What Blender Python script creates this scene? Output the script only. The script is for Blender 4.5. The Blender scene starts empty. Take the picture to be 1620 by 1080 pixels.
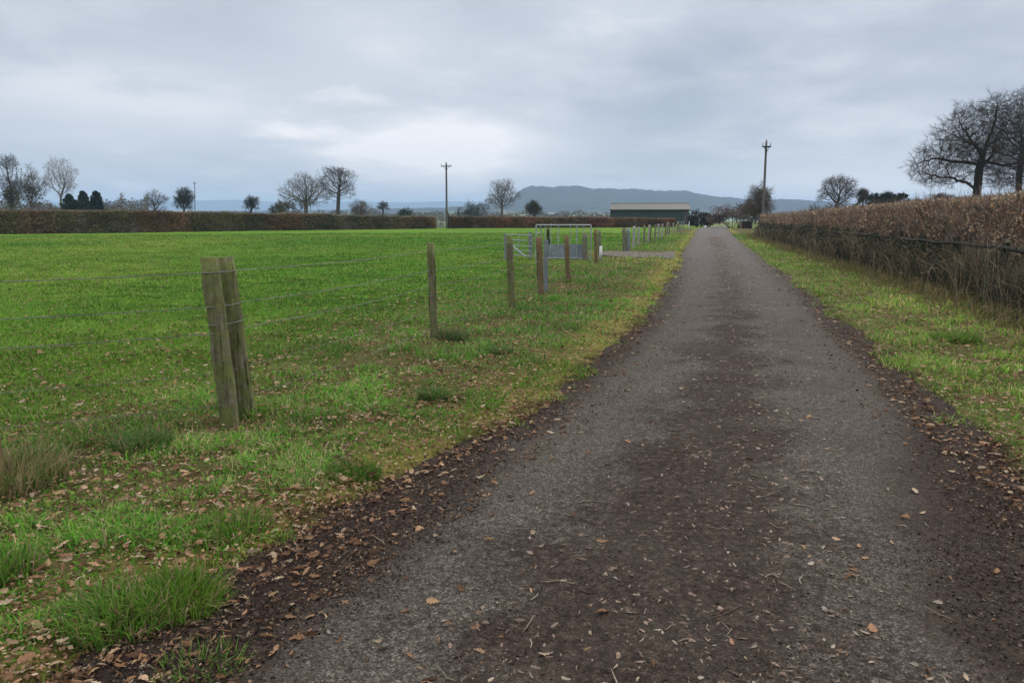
import bpy, math, random
import numpy as np
from mathutils import Vector
rng = np.random.default_rng(7)
random.seed(7)
SC = bpy.context.scene
COL = SC.collection
# ------------------------------------------------------------------ camera maths (photo pixels 1620x1080)
F = 1170.0; HC = 1.55; TH = math.atan(195 / F)
cT, sT = math.cos(TH), math.sin(TH)
def ray(px, py):
    dx = (px - 810) / F; u = (540 - py) / F
    return np.array([dx, cT + u * sT, -sT + u * cT])
def P(px, py, z=0.0):
    d = ray(px, py); return d * ((z - HC) / d[2]) + np.array([0, 0, HC])
def PD(px, py, Y):
    d = ray(px, py); return d * (Y / d[1]) + np.array([0, 0, HC])
# ------------------------------------------------------------------ numeric noise
_T = np.random.default_rng(99).random((256, 256))
def vn(x, y, s, k=0):
    x = np.asarray(x, float) / s + 37.3 * k; y = np.asarray(y, float) / s + 11.7 * k
    xi = np.floor(x).astype(int); yi = np.floor(y).astype(int)
    fx = x - xi; fy = y - yi; fx = fx * fx * (3 - 2 * fx); fy = fy * fy * (3 - 2 * fy)
    g = lambda a, b: _T[a & 255, b & 255]
    return (g(xi, yi) * (1 - fx) + g(xi + 1, yi) * fx) * (1 - fy) + (g(xi, yi + 1) * (1 - fx) + g(xi + 1, yi + 1) * fx) * fy
def fbm(x, y, s, k=0, o=3):
    r = 0; a = 1; t = 0
    for i in range(o):
        r = r + a * vn(x, y, s / 2 ** i, k + i * 3); t += a; a *= .5
    return r / t
def ss(a, b, x):
    t = np.clip((np.asarray(x, float) - a) / (b - a), 0, 1); return t * t * (3 - 2 * t)
# ------------------------------------------------------------------ mesh helpers
def link(o, parent=None):
    COL.objects.link(o)
    if parent is not None:
        o.parent = parent
    return o
def tag(o, label=None, cat=None, group=None, kind=None):
    for k, v in (('label', label), ('category', cat), ('group', group), ('kind', kind)):
        if v: o[k] = v
    return o
def mesh(name, V, faces, mat, parent=None, col=None, smooth=False, attrs=None, loc=None):
    """faces: list of int arrays (n,k). One mesh object."""
    V = np.asarray(V, np.float32)
    if loc is not None: V = V - np.asarray(loc, np.float32)
    me = bpy.data.meshes.new(name)
    faces = [np.asarray(f, np.int32) for f in faces if len(f)]
    me.vertices.add(len(V)); me.vertices.foreach_set('co', V.ravel())
    loops = np.concatenate([f.ravel() for f in faces])
    tot = np.concatenate([np.full(len(f), f.shape[1], np.int32) for f in faces])
    st = np.concatenate([[0], np.cumsum(tot)[:-1]]).astype(np.int32)
    me.loops.add(len(loops)); me.loops.foreach_set('vertex_index', loops)
    me.polygons.add(len(tot)); me.polygons.foreach_set('loop_start', st)
    me.update(calc_edges=True)
    me.polygons.foreach_set('use_smooth', np.full(len(tot), bool(smooth)))
    if col is not None:
        a = me.color_attributes.new('tint', 'FLOAT_COLOR', 'POINT')
        c = np.ones((len(V), 4), np.float32); c[:, :3] = col; a.data.foreach_set('color', c.ravel())
    for k, v in (attrs or {}).items():
        a = me.attributes.new(k, 'FLOAT', 'POINT'); a.data.foreach_set('value', np.asarray(v, np.float32))
    me.materials.append(mat); me.validate(); me.update()
    o = bpy.data.objects.new(name, me)
    if loc is not None: o.location = loc
    return link(o, parent)
def empty(name, loc, **k):
    o = bpy.data.objects.new(name, None); o.location = loc; o.empty_display_size = .3
    link(o); tag(o, **k); return o
class MB:
    def __init__(s): s.V = []; s.F = {3: [], 4: []}; s.n = 0; s.C = []
    def add(s, V, faces, col=None):
        V = np.asarray(V, float)
        for f in faces:
            f = np.asarray(f); s.F.setdefault(f.shape[1], []).append(f + s.n)
        s.V.append(V); s.n += len(V)
        if col is not None: s.C.append(np.broadcast_to(np.asarray(col, float), (len(V), 3)))
        return s
    def box(s, c, d, rz=0.0, col=None):
        c = np.asarray(c, float); d = np.asarray(d, float) / 2
        v = np.array([[x, y, z] for x in (-1, 1) for y in (-1, 1) for z in (-1, 1)], float) * d
        a, b = math.cos(rz), math.sin(rz)
        v = np.c_[v[:, 0] * a - v[:, 1] * b, v[:, 0] * b + v[:, 1] * a, v[:, 2]] + c
        return s.add(v, [np.array([[0, 1, 3, 2], [4, 6, 7, 5], [0, 4, 5, 1], [2, 3, 7, 6], [0, 2, 6, 4], [1, 5, 7, 3]])], col)
    def tube(s, pts, rad, n=8, cap=True, col=None, jit=0.0):
        pts = np.asarray(pts, float); m = len(pts); rad = np.broadcast_to(np.asarray(rad, float), (m,))
        t = np.gradient(pts, axis=0); t /= np.linalg.norm(t, axis=1)[:, None] + 1e-9
        ref = np.array([0, 0, 1.]) if abs(t[0][2]) < .9 else np.array([1., 0, 0])
        a = np.cross(t, ref); a /= np.linalg.norm(a, axis=1)[:, None]; b = np.cross(t, a)
        an = np.arange(n) / n * 2 * math.pi
        R = rad[:, None] * (1 + jit * (rng.random(n)[None, :] - .5) + jit * .5 * (rng.random((m, n)) - .5))
        V = pts[:, None] + R[..., None] * (np.cos(an)[None, :, None] * a[:, None] + np.sin(an)[None, :, None] * b[:, None])
        V = V.reshape(-1, 3)
        i = np.arange(m - 1)[:, None] * n; j = np.arange(n)[None]; k = (j + 1) % n
        q = np.stack([i + j, i + k, i + n + k, i + n + j], -1).reshape(-1, 4)
        fs = [q]
        if cap:
            V = np.vstack([V, pts[0], pts[-1]])
            j = np.arange(n); k = (j + 1) % n
            fs.append(np.stack([np.full(n, m * n), k, j], -1)); fs.append(np.stack([np.full(n, m * n + 1), (m - 1) * n + j, (m - 1) * n + k], -1))
        return s.add(V, fs, col)
    def build(s, name, mat, parent=None, smooth=False, loc=None):
        fs = [np.concatenate(v) for v in s.F.values() if v]
        return mesh(name, np.concatenate(s.V), fs, mat, parent, np.concatenate(s.C) if s.C else None, smooth, loc=loc)
def frusta(P0, P1, R0, R1, n=4):
    """many separate tapered tube segments at once -> V, quads"""
    d = P1 - P0; L = np.linalg.norm(d, axis=1)[:, None] + 1e-9; t = d / L
    ref = np.where(np.abs(t[:, 2:3]) < .9, np.array([[0, 0, 1.]]), np.array([[1., 0, 0]]))
    a = np.cross(t, ref); a /= np.linalg.norm(a, axis=1)[:, None]; b = np.cross(t, a)
    an = np.arange(n) / n * 2 * math.pi
    ring = np.cos(an)[None, :, None] * a[:, None] + np.sin(an)[None, :, None] * b[:, None]
    V = np.concatenate([P0[:, None] + ring * R0[:, None, None], P1[:, None] + ring * R1[:, None, None]], 1).reshape(-1, 3)
    i = np.arange(len(P0))[:, None] * 2 * n; j = np.arange(n)[None]; k = (j + 1) % n
    q = np.stack([i + j, i + k, i + n + k, i + n + j], -1).reshape(-1, 4)
    return V, q
def cards(C, size, asp=1.0, up=None, flat=None):
    """small random leaf-sized rhombic faces"""
    n = len(C); a = rng.normal(size=(n, 3))
    if up is not None: a[:, 2] *= up
    a /= np.linalg.norm(a, axis=1)[:, None]
    rv = rng.normal(size=(n, 3))
    if flat is not None: rv[:, :2] *= flat
    b = np.cross(a, rv); b /= np.linalg.norm(b, axis=1)[:, None]
    s = (np.asarray(size) * np.ones(n))[:, None]
    V = np.stack([C - a * s * .5, C + b * s * .32 * asp, C + a * s * .5, C - b * s * .32 * asp], 1).reshape(-1, 3)
    return V, np.arange(4 * n).reshape(-1, 4)
def unit(n):
    v = rng.normal(size=(n, 3)); return v / np.linalg.norm(v, axis=1)[:, None]
# ------------------------------------------------------------------ materials
def mat_new(name, rough=.8, spec=.3):
    m = bpy.data.materials.new(name); m.use_nodes = True; nt = m.node_tree
    b = nt.nodes['Principled BSDF']; b.inputs['Roughness'].default_value = rough
    b.inputs['Specular IOR Level'].default_value = spec
    return m, nt, b
def N(nt, t, **k):
    n = nt.nodes.new(t)
    for a, v in k.items():
        if a.startswith('i_'):
            n.inputs[a[2:].replace('_', ' ')].default_value = v
        else: setattr(n, a, v)
    return n
def L(nt, a, b): nt.links.new(a, b)
def noise(nt, scale, detail=4, rough=.6, vec=None, dist=0):
    n = N(nt, 'ShaderNodeTexNoise'); n.inputs['Scale'].default_value = scale; n.inputs['Detail'].default_value = detail
    n.inputs['Roughness'].default_value = rough; n.inputs['Distortion'].default_value = dist
    if vec is not None: L(nt, vec, n.inputs['Vector'])
    return n.outputs['Fac']
def ramp(nt, fac, stops):
    r = N(nt, 'ShaderNodeValToRGB'); e = r.color_ramp.elements
    while len(e) > 1: e.remove(e[-1])
    for i, (p, c) in enumerate(stops):
        if i == 0: e[0].position = p
        el = e[0] if i == 0 else e.new(p)
        el.color = (*(c if hasattr(c, '__len__') else (c, c, c)), 1)
    L(nt, fac, r.inputs[0]); return r.outputs[0]
def mix(nt, fac, a, b, bt='MIX'):
    m = N(nt, 'ShaderNodeMix', data_type='RGBA', blend_type=bt)
    for v, i in ((fac, 0), (a, 6), (b, 7)):
        if hasattr(v, 'links'): L(nt, v, m.inputs[i])
        else: m.inputs[i].default_value = (*v, 1) if hasattr(v, '__len__') else v
    return m.outputs[2]
def M2(nt, op, a, b=0.0, clamp=False, c=None):
    m = N(nt, 'ShaderNodeMath', operation=op, use_clamp=clamp)
    for i, v in enumerate((a, b) if c is None else (a, b, c)):
        if hasattr(v, 'links'): L(nt, v, m.inputs[i])
        else: m.inputs[i].default_value = v
    return m.outputs[0]
def bump(nt, bsdf, h, strength=.5, dist=.01):
    b = N(nt, 'ShaderNodeBump'); b.inputs['Strength'].default_value = strength; b.inputs['Distance'].default_value = dist
    L(nt, h, b.inputs['Height']); L(nt, b.outputs[0], bsdf.inputs['Normal'])
def attr(nt, name): return N(nt, 'ShaderNodeAttribute', attribute_name=name)
def pos(nt): return N(nt, 'ShaderNodeNewGeometry').outputs['Position']
def obj_co(nt): return N(nt, 'ShaderNodeTexCoord').outputs['Object']
def leafy(name, rough=.65, transl=.25, var=0.0):
    """surface coloured by each leaf's own tint"""
    m, nt, b = mat_new(name, rough, .08)
    c = attr(nt, 'tint').outputs['Color']
    if var: c = mix(nt, var, c, ramp(nt, noise(nt, 60, 3, .7, pos(nt)), [(.3, .2), (.7, 1.0)]), 'MULTIPLY')
    L(nt, c, b.inputs['Base Color'])
    if transl:
        t = N(nt, 'ShaderNodeBsdfTranslucent'); L(nt, c, t.inputs[0])
        ms = N(nt, 'ShaderNodeMixShader'); ms.inputs[0].default_value = transl
        L(nt, b.outputs[0], ms.inputs[1]); L(nt, t.outputs[0], ms.inputs[2])
        L(nt, ms.outputs[0], nt.nodes['Material Output'].inputs[0])
    return m
def simple(name, c1, c2, scale=8, rough=.8, metal=0, stretch=None, bs=.3, bd=.01, spec=.3):
    m, nt, b = mat_new(name, rough, spec)
    v = obj_co(nt)
    if stretch:
        mp = N(nt, 'ShaderNodeMapping'); mp.inputs['Scale'].default_value = stretch; L(nt, v, mp.inputs[0]); v = mp.outputs[0]
    f = noise(nt, scale, 6, .65, v)
    L(nt, ramp(nt, f, [(.32, c1), (.68, c2)]), b.inputs['Base Color'])
    b.inputs['Metallic'].default_value = metal
    bump(nt, b, f, bs, bd); return m
# ------------------------------------------------------------------ road & fence lines in the world
LY = np.array([-6, 0, 2.42, 3.16, 4.34, 5.66, 6.78, 8.83, 11.04, 15.95, 21.67, 37, 56.2, 80, 109.4, 130, 150])
LX = np.array([-3.7, -2.15, -1.40, -1.08, -.50, .22, .64, 1.34, 2.1, 3.46, 4.9, 8.7, 13.6, 19.7, 27.4, 33.5, 40.5])
RY = np.array([-6, 0, 2.6, 4.13, 5.0, 5.85, 7.35, 9.82, 13.55, 21.67, 33.6, 56.2, 80, 109.4, 130, 150])
RX = np.array([.2, 1.9, 2.75, 2.99, 3.19, 3.36, 3.82, 4.5, 5.55, 7.7, 10.8, 16.85, 23.3, 31.3, 37.6, 44.8])
CY = np.array([-6, 0, 2.82, 3.43, 5.85, 11.5, 15.95, 21.67, 35, 56.2, 80, 109.4, 130, 150])
CX = np.array([-1.9, -.25, .62, .83, 1.72, 3.45, 4.65, 6.25, 9.75, 15.2, 21.5, 29.3, 35.5, 42.6])
def smooth_tab(Y, X):
    y = np.arange(-6, 150.01, .25); x = np.interp(y, Y, X)
    k = np.hanning(11); k /= k.sum()
    xp = np.concatenate([x[0] - (x[5:0:-1] - x[0]), x, x[-1] + (x[-1] - x[-2:-7:-1])])
    return y, np.convolve(xp, k, 'valid')
_L = smooth_tab(LY, LX); _R = smooth_tab(RY, RX); _C = smooth_tab(CY, CX)
def ext(y, T):  # straight continuation outside the table
    x = np.interp(y, *T); sl = (T[1][-1] - T[1][-9]) / (T[0][-1] - T[0][-9])
    return x + np.where(y > 150, (y - 150) * sl, 0) + np.where(y < -6, (y + 6) * .62, 0)
def roadL(y): return ext(y, _L)
def roadR(y): return ext(y, _R)
def roadC(y): return ext(y, _C)
FP = np.array([[-9.5, 1.2], [-4.9, 4.05], [-2.17, 5.7], [-1.01, 9.55], [.01, 12.87], [.6, 15.27], [1.47, 19.78], [3.0, 27.15], [5.37, 34.9], [23, 100], [26, 112]])
def fenceX(y): return np.interp(y, FP[:, 1], FP[:, 0])
def rfX(y): return 7.62 + .239 * (y - 10.5)
def roadOut(x, y):  # >0 outside the road
    return np.maximum(roadL(y) - x, x - roadR(y)) * .95
def gz(x, y):
    x = np.asarray(x, float); y = np.asarray(y, float)
    r = np.hypot(x, y); o = roadOut(x, y) + (fbm(x, y, .5, 4) - .5) * .28 * ss(40, 20, r) + (vn(x, y, 1.3, 8) - .5) * .3 * ss(40, 20, r)
    near = ss(160, 100, y) * ss(-12, -4, y)
    h = -.03 + ss(-.12, .22, o) * .05 + ss(.1, 1.2, o) * .03 + ss(.3, 2.5, o) * (fbm(x, y, .9, 1) - .4) * .11
    h = h + ss(.2, .8, o) * (vn(x, y, .22, 5) - .5) * .035 * ss(30, 8, r)
    h = h * near
    h = h + ss(0, 3, x - rfX(y) - .6) * .25 * ss(80, 50, y) * ss(-5, 4, y)
    h = h + (1 - near) * (fbm(x, y, 30, 2) - .5) * .25 * ss(110, 180, r)
    h = h - 26 * ss(330, 2200, r)
    return h
# ------------------------------------------------------------------ ground sheet
def axis(segs):
    out = [segs[0][0]]
    for a, b, st in segs:
        n = max(1, int(round((b - a) / st))); out += list(np.linspace(a, b, n + 1)[1:])
    return np.array(out)
def geo(a, b, n): return list(a * (b / a) ** (np.arange(1, n + 1) / n))
xs = axis([(-60, -16, 1.0), (-16, -5, .3), (-5, 7, .075), (7, 16, .2), (16, 60, 1.0)])
xs = np.concatenate([[-60 - (v - 60) for v in geo(60, 12000, 34)][::-1], xs, geo(60, 12000, 34)])
ys = axis([(-20, 1.2, .6), (1.2, 13, .075), (13, 30, .2), (30, 130, .8)])
ys = np.concatenate([[-20 - (v - 20) for v in geo(20, 12000, 26)][::-1], ys, geo(130, 12000, 40)])
GX, GY = np.meshgrid(xs, ys)
nx, ny = len(xs), len(ys)
gx, gy = GX.ravel(), GY.ravel()
i = (np.arange(ny - 1)[:, None] * nx + np.arange(nx - 1)[None]).ravel()
GF = np.stack([i, i + 1, i + nx + 1, i + nx], -1)
GV = np.c_[gx, gy, gz(gx, gy)]
def ground_mat():
    m, nt, b = mat_new('ground_mat', .95, .04)
    p = pos(nt)
    o = attr(nt, 'out').outputs['Fac']; fd = attr(nt, 'field').outputs['Fac']; rf = attr(nt, 'rfence').outputs['Fac']; di = attr(nt, 'dist').outputs['Fac']
    nA = noise(nt, .35, 5, .6, p); nB = noise(nt, 2.2, 5, .65, p); nC = noise(nt, 22, 4, .7, p); nD = noise(nt, 120, 3, .7, p)
    mulch = ramp(nt, nC, [(.3, (.018, .010, .008)), (.55, (.040, .022, .017)), (.75, (.085, .05, .036))])
    mulch = mix(nt, .5, mulch, ramp(nt, nD, [(.35, .35), (.65, 1.6)]), 'MULTIPLY')
    verge = ramp(nt, nB, [(.3, (.05, .065, .018)), (.45, (.085, .095, .028)), (.58, (.10, .075, .036)), (.75, (.15, .10, .06))])
    verge = mix(nt, .6, verge, ramp(nt, nC, [(.3, .45), (.7, 1.5)]), 'MULTIPLY')
    moss = ramp(nt, nC, [(.3, (.12, .12, .03)), (.7, (.26, .23, .06))])
    # short pasture seen from far: greens in broad patches and drill-like fine streaks
    fa = ramp(nt, nA, [(.3, (.078, .162, .018)), (.5, (.102, .195, .022)), (.7, (.14, .21, .030))])
    fb = ramp(nt, nB, [(.3, .72), (.7, 1.22)])
    field = mix(nt, .9, fa, fb, 'MULTIPLY')
    field = mix(nt, .55, field, ramp(nt, nC, [(.3, .62), (.7, 1.3)]), 'MULTIPLY')
    nS = noise(nt, .06, 3, .5, p)
    field = mix(nt, .5, field, ramp(nt, nS, [(.35, (.66, .86, .7)), (.65, (1.32, 1.08, 1.25))]), 'MULTIPLY')
    brown = ramp(nt, nB, [(.3, (.10, .08, .045)), (.55, (.20, .15, .085)), (.7, (.13, .15, .05))])
    w = M2(nt, 'MULTIPLY_ADD', M2(nt, 'SUBTRACT', nB, .5), 1.2, c=o)
    green = ramp(nt, nB, [(.3, (.07, .12, .022)), (.5, (.10, .155, .03)), (.68, (.14, .12, .05))])
    c = mix(nt, ramp(nt, w, [(.05, 0), (.35, 1)]), mulch, mix(nt, ramp(nt, M2(nt, 'MULTIPLY_ADD', rf, .1, c=.9), [(.42, 0), (.50, 1)]), moss, green))
    w2 = M2(nt, 'MULTIPLY_ADD', M2(nt, 'SUBTRACT', nA, .5), 2.0, c=o)
    c = mix(nt, ramp(nt, M2(nt, 'MULTIPLY', w2, .5), [(.1, 0), (.5, 1)]), c, verge)
    w3 = M2(nt, 'MULTIPLY_ADD', M2(nt, 'SUBTRACT', nB, .5), 1.6, c=fd)
    c = mix(nt, ramp(nt, M2(nt, 'MULTIPLY', w3, .3), [(.0, 0), (.75, 1)]), c, field)
    w4 = M2(nt, 'MULTIPLY_ADD', M2(nt, 'SUBTRACT', nB, .5), 1.5, c=rf)
    c = mix(nt, ramp(nt, M2(nt, 'MULTIPLY_ADD', w4, .5, c=1.0 * .5), [(.1, 0), (.55, 1)]), c, brown)
    nF = noise(nt, .004, 4, .6, p); far = ramp(nt, nF, [(.4, (.10, .13, .06)), (.5, (.16, .18, .08)), (.6, (.11, .12, .06))])
    c = mix(nt, ramp(nt, M2(nt, 'MULTIPLY', di, .001), [(.115, 0), (.2, 1)]), c, far)
    L(nt, c, b.inputs['Base Color'])
    h = M2(nt, 'ADD', nC, M2(nt, 'MULTIPLY', nD, .4)); bump(nt, b, h, .9, .03)
    return m
rf = gx - rfX(gy)
rf = np.where(gy > 75, -5, rf)
fld = fenceX(gy) - gx; fld = np.where(gy > 60, np.maximum(fld, (roadL(gy) - gx) - 2.5), fld)
fld = np.where(gy < 1.2, -gx - 8, fld); fld = np.where(gy > 116, 3, fld)
ground = mesh('ground', GV, [GF], ground_mat(), smooth=True, attrs={'out': roadOut(gx, gy), 'field': fld, 'rfence': rf, 'dist': np.hypot(gx, gy)})
tag(ground, 'green pasture with leaf-strewn grass verges along the lane', 'ground', kind='structure')
# ------------------------------------------------------------------ road
yy = np.concatenate([np.arange(-6, 14, .12), np.arange(14, 40, .4), np.arange(40, 150.1, 1.5)])
uu = np.linspace(0, 1, 41)
YY, UU = np.meshgrid(yy, uu, indexing='ij')
lx, rx, cx = roadL(YY) - .45, roadR(YY) + .45, roadC(YY)
XX = np.where(UU < .5, lx + (cx - lx) * UU * 2, cx + (rx - cx) * (UU - .5) * 2)
lat = (XX - cx) * .94
Z = .004 + .02 * (1 - np.clip(np.abs(lat) / 1.9, 0, 1) ** 2) - .006 * np.exp(-((np.abs(lat) - .85) / .28) ** 2) + (fbm(XX, YY, .8, 6) - .5) * .008
n1 = len(uu); i = (np.arange(len(yy) - 1)[:, None] * n1 + np.arange(n1 - 1)[None]).ravel()
def road_mat():
    m, nt, b = mat_new('road_mat', .9, .08)
    p = pos(nt)
    u = attr(nt, 'lat').outputs['Fac']; yv = attr(nt, 'along').outputs['Fac']; eo = attr(nt, 'edge').outputs['Fac']
    nS = noise(nt, 150, 3, .75, p); nM = noise(nt, 26, 5, .7, p); nL = noise(nt, 1.7, 5, .62, p); nX = noise(nt, .5, 4, .6, p)
    v = N(nt, 'ShaderNodeTexVoronoi', feature='F1'); v.inputs['Scale'].default_value = 105; L(nt, p, v.inputs['Vector'])
    v2 = N(nt, 'ShaderNodeTexVoronoi', feature='F1'); v2.inputs['Scale'].default_value = 55; L(nt, p, v2.inputs['Vector'])
    sp = N(nt, 'ShaderNodeSeparateColor'); L(nt, v.outputs['Color'], sp.inputs[0])
    sp2 = N(nt, 'ShaderNodeSeparateColor'); L(nt, v2.outputs['Color'], sp2.inputs[0])
    stone = ramp(nt, sp.outputs[0], [(0, (.036, .033, .029)), (.5, (.070, .065, .057)), (.82, (.118, .11, .098)), (1, (.21, .20, .175))])
    stone2 = ramp(nt, sp2.outputs[0], [(0, (.04, .037, .032)), (.7, (.078, .072, .063)), (1, (.14, .13, .115))])
    c = mix(nt, .45, stone, stone2); c = mix(nt, 1.0, c, (1.30, 1.20, 1.15), 'MULTIPLY'); c = mix(nt, .6, c, ramp(nt, nM, [(.3, .6), (.7, 1.4)]), 'MULTIPLY')
    gap = ramp(nt, v.outputs['Distance'], [(.35, 1.0), (.62, .45)])
    c = mix(nt, .9, c, gap, 'MULTIPLY')
    c = mix(nt, .7, c, ramp(nt, nL, [(.3, .72), (.7, 1.22)]), 'MULTIPLY')
    # leaf mould: crown of the lane and both sides
    dirt = ramp(nt, nM, [(.3, (.006, .0035, .003)), (.44, (.018, .0105, .0085)), (.58, (.042, .026, .020)), (.74, (.11, .078, .062))])
    dirt = mix(nt, ramp(nt, nL, [(.42, 0), (.62, .45)]), dirt, (.040, .033, .024))
    dirt = mix(nt, .55, dirt, ramp(nt, nS, [(.35, .4), (.68, 1.7)]), 'MULTIPLY')
    wob = M2(nt, 'MULTIPLY', M2(nt, 'SUBTRACT', nL, .5), 1.1)
    a = M2(nt, 'ABSOLUTE', M2(nt, 'ADD', u, M2(nt, 'MULTIPLY', M2(nt, 'SUBTRACT', nX, .5), .45)))
    fine = M2(nt, 'MULTIPLY', M2(nt, 'SUBTRACT', nM, .5), .9)
    # the mould is thick near the camera and thins out along the lane
    thin = ramp(nt, M2(nt, 'MULTIPLY', yv, .01), [(.03, .66), (.058, .38), (.10, .27), (.22, .16), (.5, .06)])
    mid = M2(nt, 'SUBTRACT', thin, M2(nt, 'ADD', a, M2(nt, 'ADD', wob, fine)))
    midf = ramp(nt, M2(nt, 'ADD', mid, .5), [(.28, 0), (.68, .74)])
    ed = M2(nt, 'ADD', M2(nt, 'ADD', eo, M2(nt, 'MULTIPLY', wob, .9)), fine)
    edf = ramp(nt, M2(nt, 'ADD', ed, .5), [(.28, 0), (.62, .86)])
    c = mix(nt, M2(nt, 'MAXIMUM', midf, edf), c, dirt)
    pale = ramp(nt, M2(nt, 'MULTIPLY', yv, .01), [(.1, 0), (.35, .55), (.9, .8)])
    c = mix(nt, pale, c, mix(nt, nL, (.11, .097, .093), (.17, .15, .143)))
    L(nt, c, b.inputs['Base Color'])
    hh = M2(nt, 'ADD', M2(nt, 'MULTIPLY', v.outputs['Distance'], -.6), M2(nt, 'ADD', M2(nt, 'MULTIPLY', nM, .7), M2(nt, 'MULTIPLY', nS, .35)))
    bump(nt, b, hh, .8, .008)
    return m
edge = np.maximum(roadL(YY) + .12 + .42 * ss(6, 2.6, YY) - XX, XX - (roadR(YY) - .16 - .9 * ss(6.4, 2.4, YY)))
road = mesh('road', np.c_[XX.ravel(), YY.ravel(), Z.ravel()], [np.stack([i, i + 1, i + n1 + 1, i + n1], -1)], road_mat(), smooth=True,
            attrs={'lat': lat.ravel(), 'along': YY.ravel(), 'edge': edge.ravel()})
tag(road, 'narrow grey tarmac lane with leaf mould down its crown', 'road', kind='structure')
# gravel entrance to the gate
q = [P(952, 409), P(952, 400.5), P(1010, 401), P(1048, 402), P(1066, 399), P(1068, 412), P(1040, 410), P(1000, 411)]
def ring_sheet(name, poly, z, m):
    c = np.mean(poly, 0); V = []; nr = 6
    pp = []
    for k in range(len(poly)):
        a, b2 = poly[k], poly[(k + 1) % len(poly)]
        for t in np.linspace(0, 1, 5)[:-1]: pp.append(a + (b2 - a) * t)
    pp = np.array(pp); n = len(pp)
    for r in range(1, nr + 1): V.append(c + (pp - c) * (r / nr) * (1 + (rng.random((n, 1)) - .5) * .06 * (r == nr)))
    V = np.vstack([c[None]] + V); V[:, 2] = gz(V[:, 0], V[:, 1]) + z
    j = np.arange(n); k = (j + 1) % n
    f3 = np.stack([np.zeros(n, int), 1 + j, 1 + k], -1)
    f4 = np.concatenate([np.stack([1 + (r - 1) * n + j, 1 + r * n + j, 1 + r * n + k, 1 + (r - 1) * n + k], -1) for r in range(1, nr)])
    return mesh(name, V, [f3, f4], m)
mg = simple('gravel_mat', (.06, .05, .038), (.16, .14, .11), 9, .95, bs=1, bd=.04)
tag(ring_sheet('track', q, .03, mg), 'short gravel track from the lane to the field gate', 'track', kind='structure')
# ------------------------------------------------------------------ grass blades
mgrass = leafy('grass_mat', .55, .4)
PAL = {'field': np.array([[.095, .20, .022], [.12, .225, .026], [.07, .155, .02], [.16, .22, .035], [.27, .26, .11]]),
       'verge': np.array([[.10, .22, .028], [.13, .26, .034], [.17, .24, .045], [.30, .27, .12], [.06, .15, .03], [.12, .28, .03]]),
       'moss': np.array([[.28, .27, .05], [.33, .28, .09], [.22, .25, .05], [.14, .23, .035]]),
       'dry': np.array([[.33, .26, .14], [.25, .19, .10], [.17, .14, .06], [.13, .16, .05]])}
def blades(x, y, z, length, width, col, lean=.55, az=None):
    n = len(x); az = rng.random(n) * 6.283 if az is None else az
    ln = np.abs(rng.normal(lean, .28, n)); f = rng.random(n) * 6.283
    b = np.c_[x, y, z]; d = np.c_[np.cos(az), np.sin(az), np.zeros(n)]; s = np.c_[np.cos(f), np.sin(f), np.zeros(n)] * (width * .5)[:, None]
    up = np.array([0, 0, 1.])
    mid = b + (up * np.cos(ln * .6)[:, None] + d * np.sin(ln * .6)[:, None]) * (length * .55)[:, None]
    tip = mid + (up * np.cos(ln * 1.7)[:, None] + d * np.sin(ln * 1.7)[:, None]) * (length * .5)[:, None]
    V = np.stack([b - s, b + s, mid + s * .8, mid - s * .8, tip], 1).reshape(-1, 3)
    i = np.arange(n)[:, None] * 5
    return V, i + np.array([[0, 1, 2, 3]]), i + np.array([[3, 2, 4]]), np.repeat(col, 5, 0)
def scatter(n, r0, r1, half=47, pw=1.0):
    u = rng.random(n)
    if pw == 1.0: r = r0 * (r1 / r0) ** u
    else: e = 1 - pw; r = (r0 ** e + (r1 ** e - r0 ** e) * u) ** (1 / e)
    t = math.radians(half) * (2 * rng.random(n) - 1)
    return r * np.sin(t), r * np.cos(t), r
x, y, r = scatter(760000, 1.7, 75)
o = roadOut(x, y); fd_ = fenceX(y) - x; rfd = x - rfX(y)
clump = fbm(x, y, .35, 12); big = fbm(x, y, 1.6, 15); on = o + (clump - .5) * .5
keep = (on > .06) & (y < 100) & (rng.random(len(x)) < np.clip(.14 + ss(.0, .9, on) * .35 + (clump - .5) * 2.6 + ss(-.2, 2.2, fd_) * .8 + ss(.3, .9, rfd) * .2 + ss(12, 30, r) * .4, .04, 1))
keep &= ~((y > 28.5) & (y < 34.5) & (x > 3) & (x < roadL(y) + .3))
x, y, r, o, fd_, rfd, clump, big = [a[keep] for a in (x, y, r, o, fd_, rfd, clump, big)]
n = len(x)
isf = rng.random(n) < ss(-.3, 2.2, fd_ + (big - .5) * 3); ism = rng.random(n) < ss(1.1, .2, o - (big - .5) * 1.5) * np.where(x > roadC(y), .08, .75); isd = rng.random(n) < np.clip(ss(-.9, .4, rfd) * .85 + .08 + ss(.5, .8, vn(x, y, 2.2, 30)) * .25 * (1 - isf), 0, 1)
col = PAL['verge'][np.minimum((rng.random(n) * 6).astype(int), 5)]
col[ism] = PAL['moss'][rng.integers(0, 4, ism.sum())]
col[isf] = PAL['field'][np.minimum((rng.random(isf.sum()) ** 1.4 * 5).astype(int), 4)]
col[isd & ~isf] = PAL['dry'][rng.integers(0, 4, (isd & ~isf).sum())]
patch = vn(x, y, .8, 22)[:, None]; col[~isf] *= np.where(x > roadC(y), 1.1, 1.28)[~isf][:, None]; col = col * (.62 + .75 * patch) * (.62 + .75 * rng.random((n, 1)))
pb = vn(x, y, 7, 23)[:, None]; col = col * (1 + (pb - .5) * .9 * np.array([[1.3, .6, 1]])) * 1.12
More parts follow.
